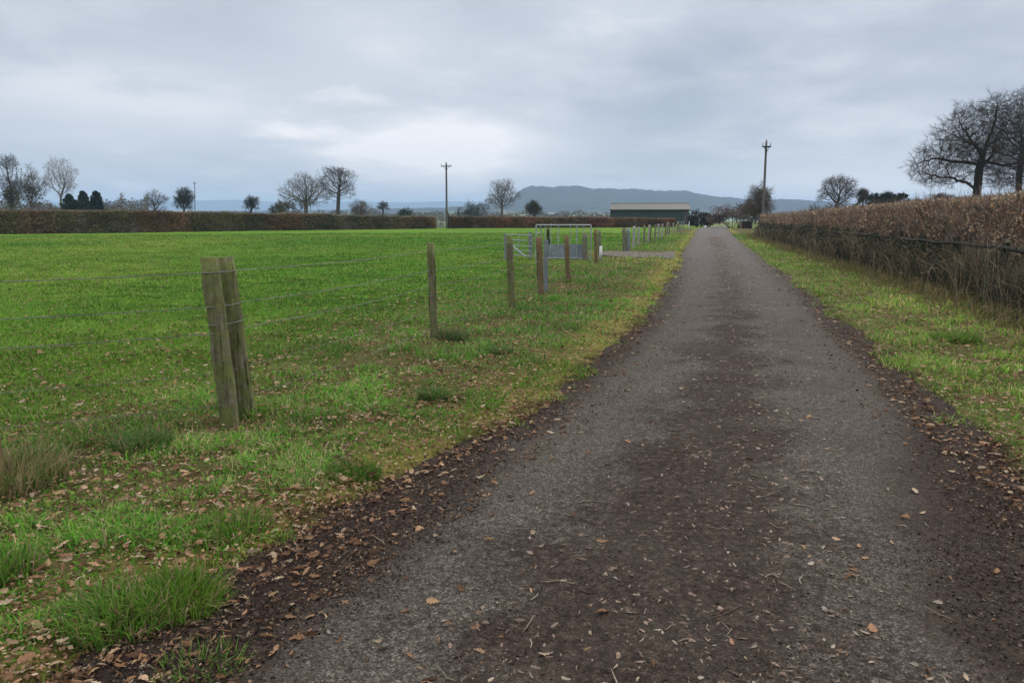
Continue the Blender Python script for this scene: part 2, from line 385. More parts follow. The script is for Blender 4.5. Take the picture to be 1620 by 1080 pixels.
ln_ = np.where(isf, .04, .034 + .05 * ss(.45, .68, clump)) * (.6 + .8 * rng.random(n)) * (1 + r / 45) * np.where(ism, .55, 1) * (1 + .9 * ss(-.8, .3, rfd))
wd_ = (.0035 + .00062 * r) * (.7 + .6 * rng.random(n))
V, q4, q3, C = blades(x, y, gz(x, y) - .004, ln_, wd_, col, .75)
g = mesh('grass', V, [q4, q3], mgrass, col=C)
tag(g, 'short winter grass growing over the field and both verges', 'grass', kind='stuff')
# low broad weeds (clover, plantain rosettes) speckled in the turf
x, y, r = scatter(26000, 1.9, 40); o = roadOut(x, y); k = (o > .3) & (vn(x, y, .7, 41) > .45)
x, y, r = x[k], y[k], r[k]; n = len(x)
V, q4, q3, C = blades(x, y, gz(x, y) + .002, .03 + .03 * rng.random(n) + .0006 * r, .012 + .01 * rng.random(n) + .0008 * r,
                      PAL['verge'][rng.integers(0, 3, n)] * (1.0 + .5 * rng.random((n, 1))), 1.1)
tag(mesh('low_weeds', V, [q4, q3], mgrass, col=C), 'small broad-leaved weeds speckled through the turf', 'weeds', kind='stuff')
# individual tussocks
def tussock(px, py, rad, n, length, pal, label, group=None, mixdry=.15):
    c = P(px, py); c[2] = float(gz(c[0], c[1]))
    a = rng.random(n) * 6.283; rr = rad * rng.random(n) ** .6
    x = c[0] + rr * np.cos(a); y = c[1] + rr * np.sin(a)
    col = np.array(pal)[rng.integers(0, len(pal), n)] * (.75 + .5 * rng.random((n, 1)))
    dd = rng.random(n) < mixdry; col[dd] = PAL['dry'][rng.integers(0, 2, dd.sum())]
    V, q4, q3, C = blades(x, y, gz(x, y) - .005, length * (.5 + .6 * rng.random(n)), .0055 * (.7 + .6 * rng.random(n)) * (1 + c[1] / 12), col, .55, a + rng.normal(0, .7, n))
    o = mesh('grass_tussock', V, [q4, q3], mgrass, col=C, loc=c)
    tag(o, label, 'grass tussock', 'grass tussocks on the verges')
gr = [[.10, .22, .03], [.13, .26, .035], [.08, .17, .03], [.17, .26, .05]]; dk = [[.06, .14, .035], [.09, .18, .045], [.12, .19, .05]]; yl = [[.12, .17, .03], [.17, .18, .05]]
tussock(190, 985, .2, 900, .14, gr, 'dark green arching tussock beside the nearest lane edge, left half of a pair')
tussock(285, 960, .17, 900, .16, [[.09, .19, .02], [.13, .22, .03]], 'bright yellow-green tussock at the nearest lane edge, right half of a pair')
tussock(225, 725, .17, 900, .15, dk, 'bluish dark green tussock below left of the leaning double post')
tussock(20, 775, .30, 900, .24, [[.3, .25, .13], [.14, .2, .05], [.08, .16, .03]], 'loose straw-coloured tussock at the left edge of the photo', mixdry=.4)
tussock(685, 640, .11, 600, .12, dk, 'small dark tussock beside brown leaves, in front of the single round post')
tussock(715, 545, .2, 700, .17, [[.05, .11, .04], [.1, .14, .05]], 'green tussock around the foot of the single round post')
tussock(790, 568, .15, 400, .11, dk, 'dark low tussock between the single round post and the lane')
tussock(1510, 545, .28, 900, .15, gr, 'lush green tussock on the right-hand verge')
tussock(370, 850, .16, 800, .11, gr, 'mid green tussock on the verge beside the lane mould')
tussock(560, 760, .16, 700, .10, [[.09, .19, .025], [.07, .15, .02]], 'fresh green tussock where the verge meets the lane')
tussock(10, 930, .12, 600, .13, gr, 'green tussock cut by the left edge of the photo')
tussock(320, 1060, .14, 500, .10, gr, 'flattened green tussock at the bottom edge of the photo')
# ------------------------------------------------------------------ fallen leaves, mould, twigs
mleaf = leafy('dead_leaf_mat', .6, .12, .35)
LP = np.array([[.9, .88, .86]]) * np.array([[.40, .25, .14], [.27, .15, .08], [.48, .33, .21], [.34, .19, .11], [.13, .07, .04], [.20, .11, .06], [.46, .36, .25]])
ol = np.array([[0, 0], [.12, .10], [.22, .09], [.34, .21], [.45, .14], [.60, .28], [.70, .15], [.84, .20], [1, 0]])
def leaves(x, y, z, size, col, tilt=.35):
    n = len(x); m = len(ol)
    # midrib + two lobed margins, folded along the rib and curled
    fold = rng.uniform(.1, 1.25, n)[:, None]; curl = rng.uniform(-.4, 1.6, n)[:, None]
    t = ol[:, 0][None]; w = ol[:, 1][None] * rng.uniform(.8, 1.3, (n, 1))
    zr = curl * (t - .4) ** 2 * .6
    rib = np.stack([t + 0 * zr, 0 * t + 0 * zr, zr], -1)
    le = np.stack([t + 0 * zr, w * np.cos(fold), zr + w * np.sin(fold) + rng.normal(0, .02, (n, m))], -1)
    ri = np.stack([t + 0 * zr, -w * np.cos(fold), zr + w * np.sin(fold) * rng.uniform(-.3, 1, (n, 1)) + rng.normal(0, .02, (n, m))], -1)
    V = np.concatenate([rib, le, ri], 1); V[..., 0] -= .5; V *= np.asarray(size)[:, None, None]
    a = rng.random(n) * 6.283; tx = rng.normal(0, tilt, n); flip = np.where(rng.random(n) < .4, -1, 1)
    V[..., 2] *= flip[:, None]
    c, s = np.cos(tx)[:, None], np.sin(tx)[:, None]; Y2 = V[..., 1] * c - V[..., 2] * s; Z2 = V[..., 1] * s + V[..., 2] * c
    c, s = np.cos(a)[:, None], np.sin(a)[:, None]; X3 = V[..., 0] * c - Y2 * s; Y3 = V[..., 0] * s + Y2 * c
    Z2 -= Z2.min(1)[:, None]
    W = np.stack([X3 + x[:, None], Y3 + y[:, None], Z2 + z[:, None]], -1).reshape(-1, 3)
    j = np.arange(m - 1); f = np.concatenate([np.stack([j, j + 1, m + j + 1, m + j], -1), np.stack([j + 1, j, 2 * m + j, 2 * m + j + 1], -1)])
    F4 = (np.arange(n)[:, None, None] * 3 * m + f[None]).reshape(-1, 4)
    return W, F4, np.repeat(col, 3 * m, 0)
def on_top(x, y):
    return np.where(roadOut(x, y) < .1, np.maximum(gz(x, y), .018), gz(x, y))
x, y, r = scatter(75000, 1.8, 50); o = roadOut(x, y); rfd = x - rfX(y); fdd = fenceX(y) - x
pz = fbm(x, y, .6, 51); dens = np.where(o > 0, .45 + ss(.48, .62, pz) * .5, .02)
dens = np.where(fdd > 0, dens * (ss(7, 0, fdd) * .75 + .10), dens)
dens = np.where((o > -.25) & (o < .9), dens + .25, dens); dens = np.where((o > -.55) & (o <= .1) & (x < roadC(y)), dens + .09 * ss(9, 3, y) + .03, dens)
dens = np.where((x > roadR(y) - .25) & (x < roadR(y) + 1.3), dens + .7, dens)
k = rng.random(len(x)) < dens; x, y, r = x[k], y[k], r[k]; n = len(x)
o = roadOut(x, y)
W, F4, C = leaves(x, y, on_top(x, y) + np.where(o > .2, .012 + .034 * rng.random(n), .0), (.018 + .045 * rng.random(n) ** 1.9) * (1 + r / 45), LP[rng.integers(0, 7, n)] * (.7 + .5 * rng.random((n, 1))))
tag(mesh('fallen_leaves', W, [F4], mleaf, col=C), 'brown oak leaves littering the verges', 'fallen leaves', kind='stuff')
# leaves and pale bits on the crown of the lane
n = 15000; y = 1.8 * (60 / 1.8) ** (rng.random(n) ** 1.15); x = roadC(y) + rng.normal(.10, .33, n); k = roadOut(x, y) < 0; x, y = x[k], y[k]; n = len(x)
sz = (.009 + .03 * rng.random(n) ** 2.6) * (1 + y / 22)
W, F4, C = leaves(x, y, on_top(x, y) + .001, sz, (LP[[6, 2, 0, 3, 5, 1]][rng.integers(0, 6, n)] * .6 + .09) * (.6 + .75 * rng.random((n, 1))), .15)
tag(mesh('lane_litter', W, [F4], mleaf, col=C), 'pale leaf scraps strewn along the crown of the lane', 'leaf litter', kind='stuff')
mmulch = leafy('mulch_mat', .85, 0, .3)
x, y, r = scatter(170000, 1.8, 30); o = roadOut(x, y); fdd = fenceX(y) - x
k = (o > -.5) & ((o > 0) | (rng.random(len(x)) < .3)) & (rng.random(len(x)) < (.12 + ss(4.5, -.5, fdd)) * (.45 + .6 * ss(.42, .6, fbm(x, y, .6, 51)))); x, y, r = x[k], y[k], r[k]; n = len(x)
V, q = cards(np.c_[x, y, on_top(x, y) + np.where(o[k] > .15, .012 + .034 * rng.random(n), .003)], (.007 + .014 * rng.random(n) ** 1.5) * (1 + r / 14), 1.3, .3, .4)
tag(mesh('leaf_crumbs', V, [q], mmulch, col=np.repeat(LP[rng.integers(0, 7, n)] * (.45 + .75 * rng.random((n, 1))) * np.where(o[k] < .1, .55, 1)[:, None], 4, 0)), 'crumbled bits of dead leaf lying between the grass clumps', 'leaf litter', kind='stuff')
x, y, r = scatter(300000, 1.8, 18, 46); lt = np.abs(x - roadC(y)); o = roadOut(x, y)
ew = np.where(x > roadC(y), .2 + .95 * ss(6.2, 2.4, y), .2 + .6 * ss(6, 2.5, y))
d = np.maximum(ss(-ew, -ew * .45, o + (fbm(x, y, .5, 61) - .5) * .5) * ss(.35, .05, o), ss(1.15, .6, (lt + (fbm(x, y, .7, 62) - .5) * .5) / np.interp(y, [2, 3, 6, 12], [.6, .55, .3, .2])) * ss(14, 4, y) * .7)
k = rng.random(len(x)) < d; x, y, r = x[k], y[k], r[k]; n = len(x)
Cc = np.c_[x, y, on_top(x, y) + .001 + .004 * rng.random(n)]
V, q = cards(Cc, (.004 + .011 * rng.random(n) ** 2) * (1 + r / 16), 1.3, .18, .25)
mp = np.array([[.016, .009, .007], [.028, .016, .012], [.045, .027, .02], [.065, .042, .032], [.026, .017, .015], [.13, .10, .078]])
C = np.repeat(mp[np.minimum((rng.random(n) ** 1.15 * 6).astype(int), 5)] * (.7 + .6 * rng.random((n, 1))), 4, 0)
tag(mesh('leaf_mould', V, [q], mmulch, col=C), 'dark crumbled leaf mould along the lane edges and crown', 'leaf mould', kind='stuff')
mstone = leafy('grit_mat', .8, 0)
n = 5200; x, y, r = scatter(n, 1.8, 13, 40); k = roadOut(x, y) < -.05; x, y = x[k], y[k]; n = len(x)
oc = np.array([[1, 0, 0], [0, 1, 0], [-1, 0, 0], [0, -1, 0], [0, 0, .8], [0, 0, -.6]], float)
Vv = oc[None] * (.0022 + .0045 * rng.random((n, 1, 1)) ** 2.2) * rng.uniform(.6, 1.4, (n, 6, 1)) + np.c_[x, y, on_top(x, y) + .003][:, None]
f = np.array([[0, 1, 4], [1, 2, 4], [2, 3, 4], [3, 0, 4], [1, 0, 5], [2, 1, 5], [3, 2, 5], [0, 3, 5]])
Ff = (np.arange(n)[:, None, None] * 6 + f[None]).reshape(-1, 3)
tag(mesh('loose_grit', Vv.reshape(-1, 3), [Ff], mstone, col=np.repeat(np.array([[.13, .12, .11]]) * (.5 + 1.4 * rng.random((n, 1)) ** 2), 6, 0)), 'loose grit scattered over the tarmac', 'grit', kind='stuff')
b = MB()
for _ in range(150):
    yv = 2.0 * (9 / 2.0) ** random.random(); xv = float(roadC(yv)) + random.gauss(0, .55) if random.random() < .6 else random.choice([float(roadL(yv)) - random.random() * .8, float(roadR(yv)) + random.random() * .3])
    a = random.random() * 6.28; Lg = random.uniform(.04, .16); z = float(on_top(np.array(xv), np.array(yv))) + .006
    pts = []; px_, py_ = xv, yv
    for k in range(5):
        pts.append([px_, py_, z + random.random() * .008]); a += random.gauss(0, .3); px_ += math.cos(a) * Lg / 4; py_ += math.sin(a) * Lg / 4
    cc = random.choice([(.25, .19, .14), (.12, .08, .06), (.3, .25, .2), (.06, .04, .03)])
    b.tube(pts, [random.uniform(.0012, .003)] * 4 + [.0008], 5, False, cc)
tag(b.build('twigs', mmulch), 'thin broken twigs lying on the lane and verge', 'twigs', kind='stuff')
# ------------------------------------------------------------------ timber and metal materials
def wood_mat(name, base, dark, moss, mossy=.5):
    m, nt, b = mat_new(name, .9, .2); v = obj_co(nt)
    mp = N(nt, 'ShaderNodeMapping'); mp.inputs['Scale'].default_value = (38, 38, 2.2); L(nt, v, mp.inputs[0])
    g = noise(nt, 1, 6, .7, mp.outputs[0]); g2 = noise(nt, 7, 5, .65, v); g3 = noise(nt, 60, 3, .6, v)
    c = ramp(nt, g, [(.3, dark), (.55, base), (.75, tuple(min(1, k * 1.5) for k in base))])
    c = mix(nt, ramp(nt, g2, [(.5 - mossy * .3, 0), (.75 - mossy * .3, .85)]), c, mix(nt, g3, moss, tuple(k * 1.7 for k in moss)))
    mp2 = N(nt, 'ShaderNodeMapping'); mp2.inputs['Scale'].default_value = (22, 22, .9); L(nt, v, mp2.inputs[0]); g4 = noise(nt, 1.6, 4, .6, mp2.outputs[0])
    c = mix(nt, .85, c, ramp(nt, g4, [(.36, .28), (.44, 1.0), (.6, 1.0), (.7, 1.35)]), 'MULTIPLY'); c = mix(nt, .6, c, ramp(nt, noise(nt, 16, 4, .7, v), [(.35, .6), (.65, 1.35)]), 'MULTIPLY')
    L(nt, c, b.inputs['Base Color'])
    bump(nt, b, M2(nt, 'ADD', M2(nt, 'ADD', g, g4), M2(nt, 'MULTIPLY', g3, .3)), 1.0, .012); return m
W_old = wood_mat('mossy_timber', (.19, .16, .115), (.035, .027, .02), (.10, .115, .03), .55)
W_grey = wood_mat('grey_timber', (.23, .205, .17), (.08, .068, .056), (.12, .125, .06), .35)
W_new = wood_mat('orange_timber', (.20, .125, .07), (.08, .045, .028), (.12, .11, .05), .3)
W_dark = wood_mat('dark_timber', (.05, .042, .034), (.018, .015, .013), (.03, .038, .02), .5)
W_rail = wood_mat('rail_timber', (.028, .024, .02), (.01, .009, .008), (.018, .022, .013), .4)
W_pole = wood_mat('pole_timber', (.17, .155, .145), (.09, .08, .075), (.09, .08, .07), .3)
galv = simple('galvanised', (.17, .185, .195), (.28, .30, .31), 14, .5, .5, bs=.05)
galv_w = simple('pale_galvanised', (.26, .29, .285), (.40, .43, .42), 10, .55, .2, bs=.05)
pale_post = simple('pale_post', (.26, .25, .23), (.38, .37, .34), 10, .8)
wirem = simple('wire_mat', (.07, .065, .06), (.24, .23, .22), 5, .6, .2)
def post_mb(base, top, r, n=14):
    base = np.array(base, float); top = np.array(top, float); m = 9
    t = np.linspace(0, 1, m)[:, None]; pts = base + (top - base) * t; pts[1:-1, :2] += rng.normal(0, .004, (m - 2, 2))
    rr = r * (1.06 - .1 * t[:, 0]); rr[-1] *= .93
    return MB().tube(pts, rr, n, True, jit=.07)
def gpt(x, y, dz=0): return np.array([x, y, float(gz(x, y)) + dz])
# ------------------------------------------------------------------ near wire fence
fence = empty('wire_fence', (-2.17, 5.7, 0), label='barbed wire fence on rough round posts between the verge and the green field', cat='fence')
def fpost(px_b, py_b, px_t, py_t, r, m, label=None, par=None):
    bp = P(px_b, py_b, 0.09); tp = PD(px_t, py_t, bp[1]); bp[2] = float(gz(bp[0], bp[1])) - .25
    par = par or fence; loc = np.array(par.location)
    o = post_mb(bp - loc, tp - loc, r).build('fence_post', m, par, True)
    if label: o['label'] = label
    return bp, tp
p1 = fpost(367, 664, 331, 407, .066, W_old, 'left of the two leaning mossy posts strapped together')
p2 = fpost(397, 652, 357, 407, .060, W_old, 'right of the two leaning mossy posts strapped together')
p3 = fpost(688, 535, 681, 384, .05, W_old, 'single round green-brown post with a rounded grey top')
p4 = fpost(811, 487, 806, 373, .058, W_old)
p5 = fpost(857, 466, 852, 375, .062, W_new, 'thick rust-brown straining post')
p6 = fpost(900, 440, 896, 373, .062, W_new, 'orange-brown post before the metal gate')
far0 = np.array([-4.9, 4.05, -.2]); farT = np.array([-4.95, 4.05, 1.25])
post_mb(far0 - np.array(fence.location), farT - np.array(fence.location), .05).build('fence_post', W_old, fence, True)
def wire(pts, name='barbed_wire', barbs=True, rad=.0022, par=None, m=None, label=None):
    par = par or fence; loc = np.array(par.location); b = MB(); allp = []
    for a, c in zip(pts[:-1], pts[1:]):
        Lg = np.linalg.norm(c - a); n = max(6, int(Lg / .25)); t = np.linspace(0, 1, n)[:, None]
        p = a + (c - a) * t; p[:, 2] -= .03 * np.sin(t[:, 0] * math.pi) * Lg / 4; allp.append(p)
    p = np.concatenate(allp) - loc
    b.tube(p, rad * 1.3, 5, False)
    if barbs:
        d = np.r_[0, np.cumsum(np.linalg.norm(np.diff(p, axis=0), axis=1))]
        s = np.arange(.05, d[-1], .11)
        c = np.stack([np.interp(s, d, p[:, k]) for k in range(3)], -1)
        v = unit(len(c)) * .014
        V, q = frusta(c - v, c + v, np.full(len(c), .0014), np.full(len(c), .0006), 3); b.add(V, [q])
        v = unit(len(c)) * .014
        V, q = frusta(c - v, c + v, np.full(len(c), .0014), np.full(len(c), .0006), 3); b.add(V, [q])
    o = b.build(name, m or wirem, par)
    if label: o['label'] = label
def lerp(a, b, h):  # point on post at height h above its foot
    t = (h - a[2]) / (b[2] - a[2]); return a + (b - a) * t
fl = (far0, farT)
for h in (1.17, .93, .74, .45, .22):
    pts = [lerp(*fl, h), lerp(*p1, h) - np.array([0, .068, 0]), lerp(*p2, h) - np.array([0, .062, 0]), lerp(*p3, h) - np.array([0, .05, 0]), lerp(*p4, h) - np.array([0, .058, 0]), lerp(*p5, h) - np.array([0, .06, 0]), lerp(*p6, h) - np.array([0, .06, 0])]
    wire(pts, 'barbed_wire' if h > .5 else 'plain_wire', h > .5, .0022 if h > .5 else .0014)
sb = P(-3, 770, .03); stp = post_mb([0, 0, -.1], [-.02, .02, .42], .045, 9).build('post_stump', W_new, None, True); stp.location = sb; tag(stp, 'short rotten brown stump at the very left edge of the photo', 'stump')
# straps round the double post
for h in (1.17, .93, .80):
    a, c = lerp(*p1, h), lerp(*p2, h); cc = (a + c) / 2; d = (c - a); dd = np.linalg.norm(d[:2]); ax = d / np.linalg.norm(d)
    pr = np.array([-ax[1], ax[0], 0]); ring_ = []
    for t in np.linspace(0, 2 * math.pi, 25):
        ring_.append(cc + ax * math.cos(t) * (dd / 2 + .073) + pr * math.sin(t) * .074)
    ring_ = np.array(ring_) - np.array(fence.location)
    MB().tube(ring_, .0035, 6, False).build('wire_strap', wirem, fence, True)
# ------------------------------------------------------------------ gates and handling hurdle
def rail_mb(b, a, c, r=.02, n=8): b.tube([a, c], r, n, True)
# low field gate, seen a little obliquely
gA = PD(800, 412, 28.5); gB = PD(842, 410, 27.0); gA[2] = gB[2] = 0
gate = empty('field_gate', gA, label='galvanised field gate with a pale diagonal brace behind the round posts', cat='gate')
v = gB - gA
b = MB()
for h in (.18, .36, .54, .74, .94): rail_mb(b, np.array([0, 0, h]), v + np.array([0, 0, h]), .016)
b.build('rails', galv_w, gate)
for t in (0, 1): b = MB(); rail_mb(b, v * t + np.array([0, 0, .12]), v * t + np.array([0, 0, 1.0]), .026); b.build('end_stile', galv, gate)
b = MB(); rail_mb(b, v * .22 + np.array([0, -.03, .55]), v * .78 + np.array([0, -.03, .14]), .03); rail_mb(b, v * .5 + np.array([0, -.03, .15]), v * .5 + np.array([0, -.03, .95]), .014)
b.build('brace', galv_w, gate)
# tall sheeted hurdle
hA = PD(848, 413, 26.2); hB = PD(934, 413, 26.0); hA[2] = hB[2] = 0; v = hB - hA; Hh = PD(848, 356, 26.2)[2]
hur = empty('metal_hurdle', hA, label='tall galvanised hurdle with a grey sheet across its lower half', cat='gate')
b = MB()
for h in (Hh, .16): rail_mb(b, np.array([0, 0, h]), v + np.array([0, 0, h]), .024)
for t in (0, 1): rail_mb(b, v * t + np.array([0, 0, .0]), v * t + np.array([0, 0, Hh]), .026)
b.build('frame', galv_w, hur)
for px in (862, 871, 883, 902, 912, 923):
    t = (px - 848) / 86; b = MB(); rail_mb(b, v * t + np.array([0, 0, .16]), v * t + np.array([0, 0, Hh]), .014 if px not in (883, 912) else .022); b.build('upright', galv_w, hur)
m, nt, bs_ = mat_new('sheet_metal', .45, .4); bs_.inputs['Metallic'].default_value = .35
wv = N(nt, 'ShaderNodeTexWave', wave_type='BANDS', bands_direction='X'); wv.inputs['Scale'].default_value = 5; L(nt, obj_co(nt), wv.inputs['Vector'])
L(nt, ramp(nt, noise(nt, 5, 4, .6, obj_co(nt)), [(.3, (.20, .23, .27)), (.7, (.32, .35, .40))]), bs_.inputs['Base Color']); bump(nt, bs_, wv.outputs['Fac'], .5, .02); sheetm = m
b = MB(); vv = v / np.linalg.norm(v); b.box(v * ((896 - 848) / 86) + np.array([0, .03, .38]), (np.linalg.norm(v) * .66, .012, .52), math.atan2(v[1], v[0])); b.build('sheet_panel', sheetm, hur)
# side wing of the hurdle running back
b = MB(); 
for h in (Hh - .02, Hh - .3, .5, .2): rail_mb(b, np.array([0, 0, h]), np.array([.25, 2.4, h]), .016)
rail_mb(b, np.array([.25, 2.4, 0]), np.array([.25, 2.4, Hh]), .022); b.build('side_wing', galv, hur)
def gpost(px_b, py_b, px_t, py_t, r, m, label, square=False, cat='gate post', cap=None):
    bp = P(px_b, py_b, .03); tp = PD(px_t, py_t, bp[1]); bp[2] = float(gz(bp[0], bp[1])) - .2
    loc = bp.copy()
    if square:
        b = MB(); b.box((0, 0, (tp[2] - bp[2]) / 2), (r * 2, r * 2, tp[2] - bp[2]), .2)
    else: b = post_mb(bp - loc, tp - loc, r)
    o = b.build('gate_post', m, None, not square); o.location = loc
    tag(o, label, cat, 'posts around the metal gate'); return o
gpost(863, 463, 860, 380, .04, galv, 'grey steel post hard against the thick rust-brown post', True)
gpost(869, 412, 867, 362, .055, W_dark, 'dark brown post in front of the left leg of the tall hurdle')
gpost(838, 410, 840, 367, .045, galv, 'blue-grey steel post at the right end of the field gate', True)
gpost(799, 413, 798, 370, .035, galv, 'thin pale steel post at the left end of the field gate', True)
gpost(927, 415, 925, 369, .09, W_grey, 'grey timber post at the right side of the sheeted hurdle')
gpost(943, 418, 942, 363, .055, W_new, 'brown post left of the white-footed post')
po = gpost(949, 414, 948, 364, .06, W_grey, 'grey post with a white painted foot beside the gravel track')
MB().tube([[0, 0, .22], [.003, 0, .72]], [.074, .07], 12, True).build('white_sleeve', simple('white_paint', (.55, .55, .52), (.72, .72, .68), 12, .7), po, True)
gpost(988, 399, 987, 360, .085, W_grey, 'left of two thick posts standing together across the gravel track')
gpost(994, 399, 994, 361, .08, galv, 'right grey-blue post of the pair across the gravel track')
# dead tuft at post 5 foot / soil heap
# ------------------------------------------------------------------ far fence along the lane
A = np.array([5.9, 37.0]); B = np.array([23.2, 101.0]); nF = 24
farf = empty('post_fence', (A[0], A[1], 0), label='long line of pale posts with netting beyond the gravel track', cat='fence')
loc = np.array(farf.location); tops = []
for k in range(nF):
    t = k / (nF - 1); xy = A + (B - A) * t + rng.normal(0, .08, 2)
    h = 1.12 + rng.normal(0, .05); bp = np.array([xy[0], xy[1], -.1]); tp = np.array([xy[0] + rng.normal(0, .03), xy[1], h]); tops.append((bp, tp))
    o = post_mb(bp - loc, tp - loc, .055 if k else .07, 8).build('fence_post', [W_grey, pale_post, W_grey, pale_post, W_old][k % 5 if k else 1], farf, True)
for h in (1.05, .82, .6, .35, .12):
    wire([lerp(a, c, h) for a, c in tops], 'wire', False, .003, farf)
# ------------------------------------------------------------------ right hand rail fence with brambles
rfn = empty('rail_fence', (float(rfX(8)), 8, 0), label='dark timber post and rail fence overgrown with brambles right of the lane', cat='fence')
loc = np.array(rfn.location); tops = []; k = 0; yv = 4.2
while yv < 56:
    xv = float(rfX(yv)) + random.gauss(0, .03); g0 = float(gz(xv, yv)); h = g0 + 1.12 + random.gauss(0, .03)
    tops.append((np.array([xv, yv, g0 - .2]), np.array([xv + random.gauss(0, .03), yv + random.gauss(0, .03), h])))
    b = MB(); a, c = tops[-1]; b.tube([a - loc, (a + c) / 2 - loc, c - loc], .062, 7, True, jit=.15); b.build('fence_post', W_dark, rfn); yv += 2.0
def rail_line(h, rad, m, skip=()):
    for j in range(len(tops) - 1):
        if j in skip: continue
        a, c = lerp(*tops[j], h + random.gauss(0, .02)), lerp(*tops[j + 1], h + random.gauss(0, .02))
        off = np.array([-.07, 0, 0]); mid = (a + c) / 2 + np.array([0, 0, -.025 + random.gauss(0, .01)])
        MB().tube([a + off - loc, mid + off - loc, c + off - loc], rad, 6, True, jit=.2).build('rail', m, rfn)
rail_line(1.08, .036, W_rail); rail_line(.62, .028, W_rail, (4, 7, 11, 15, 16, 20))
# stems
mst = leafy('stem_mat', .85, 0, .2)
SP = 2.4 * np.array([[.05, .045, .032], [.035, .035, .026], [.08, .062, .045], [.12, .09, .062], [.03, .036, .022], [.15, .115, .075]])
def stems(n, y0, y1, fx, spread, hmin, hmax, rad, pw=1.6, pal=SP, curve=.4, hf=None):
    u = rng.random(n); e = 1 - pw; y = (y0 ** e + (y1 ** e - y0 ** e) * u) ** (1 / e) if pw != 1 else y0 * (y1 / y0) ** u
    x = fx(y) + rng.normal(0, spread, n); h = rng.uniform(hmin, hmax, n) * (hf(x, y) if hf else 1)
    b0 = np.c_[x, y, gz(x, y) - .02]; a = rng.random(n) * 6.283; l1 = rng.normal(0, .14, n); 
    d1 = np.c_[np.sin(l1) * np.cos(a), np.sin(l1) * np.sin(a), np.cos(l1)]; p1_ = b0 + d1 * (h * .4)[:, None]
    d2 = d1 + np.c_[np.cos(a), np.sin(a), 0 * a] * (rng.random(n) * curve)[:, None]; d2 /= np.linalg.norm(d2, axis=1)[:, None]; p2_ = p1_ + d2 * (h * .35)[:, None]
    d3 = d2 + np.c_[np.cos(a), np.sin(a), -.7 * np.ones(n)] * (rng.random(n) * curve * 1.8)[:, None]; d3 /= np.linalg.norm(d3, axis=1)[:, None]; p3_ = p2_ + d3 * (h * .3)[:, None]
    R = rad * (.6 + .8 * rng.random(n)) * (1 + y / 40)
    V = []; Q = []; off = 0
    for a_, c_, r0, r1 in ((b0, p1_, 1, .9), (p1_, p2_, .9, .7), (p2_, p3_, .7, .3)):
        v, q = frusta(a_, c_, R * r0, R * r1, 3); V.append(v); Q.append(q + off); off += len(v)
    c = np.repeat(pal[rng.integers(0, len(pal), n)] * (.6 + .7 * rng.random((n, 1))), 6, 0)
    return np.concatenate(V), np.concatenate(Q), np.concatenate([c] * 3), y, x
thk = lambda x, y: .55 + .75 * fbm(x, y, 1.5, 71)
V, Q, C, _, _ = stems(15000, 4.5, 56, lambda y: rfX(y) + .02, .16, .5, 1.15, .0042, 1.0, hf=thk)
Va, Qa, Ca, _, _ = stems(9000, 4.5, 56, lambda y: rfX(y) + .55, .45, .5, 1.2, .005, 1.0, hf=thk, curve=.8)
V2, Q2 = np.concatenate([V, Va]), np.concatenate([Q, Qa + len(V)])
bx_ = mesh('bramble_stems', V2, [Q2], mst, None, np.concatenate([C, Ca])); tag(bx_, 'tangled dead bramble and weed stems choking the dark rail fence', 'brambles', kind='stuff')
# leaves in the bramble
n = 60000; y = 4.5 * (56 / 4.5) ** rng.random(n); x = rfX(y) + rng.normal(.12, .22, n); z = gz(x, y) + 1.12 * rng.random(n) ** .8 * (.5 + .75 * fbm(y, y * .3, 1.4, 77))
k = fbm(y, z * 2, .9, 79) + .4 * ss(13, 22, y) > .54; x, y, z = x[k], y[k], z[k]; n = len(x)
V, q = cards(np.c_[x, y, z], (.035 + .03 * rng.random(n)) * (1 + y / 70)); BP = 1.3 * np.array([[.03, .042, .02], [.02, .03, .018], [.05, .05, .03], [.09, .06, .035], [.035, .032, .025], [.03, .04, .03]])
tag(mesh('bramble_leaves', V, [q], leafy('bramble_leaf_mat', .55, .15), col=np.repeat(BP[rng.integers(0, 6, n)] * (.6 + .8 * rng.random((n, 1))), 4, 0)), 'dark green and brown bramble leaves along the rail fence', 'brambles', kind='stuff')
# dry grass at the fence foot and the rough strip behind
V, Q, C, _, _ = stems(17000, 4.2, 60, lambda y: rfX(y) - .28, .3, .08, .38, .0022, 1.0, PAL['dry'] * np.array([[1.15, 1.15, 1.1]]), .9)
Va, Qa, Ca, _, _ = stems(16000, 4.2, 60, lambda y: rfX(y) + 1.3, .6, .2, .6, .003, 1.0, PAL['dry'] * 1.3, .9)
tag(mesh('dry_grass', np.concatenate([V, Va]), [np.concatenate([Q, Qa + len(V)])], mst, None, np.concatenate([C, Ca])), 'bleached dead grass at the foot of the dark rail fence', 'dry grass', kind='stuff')
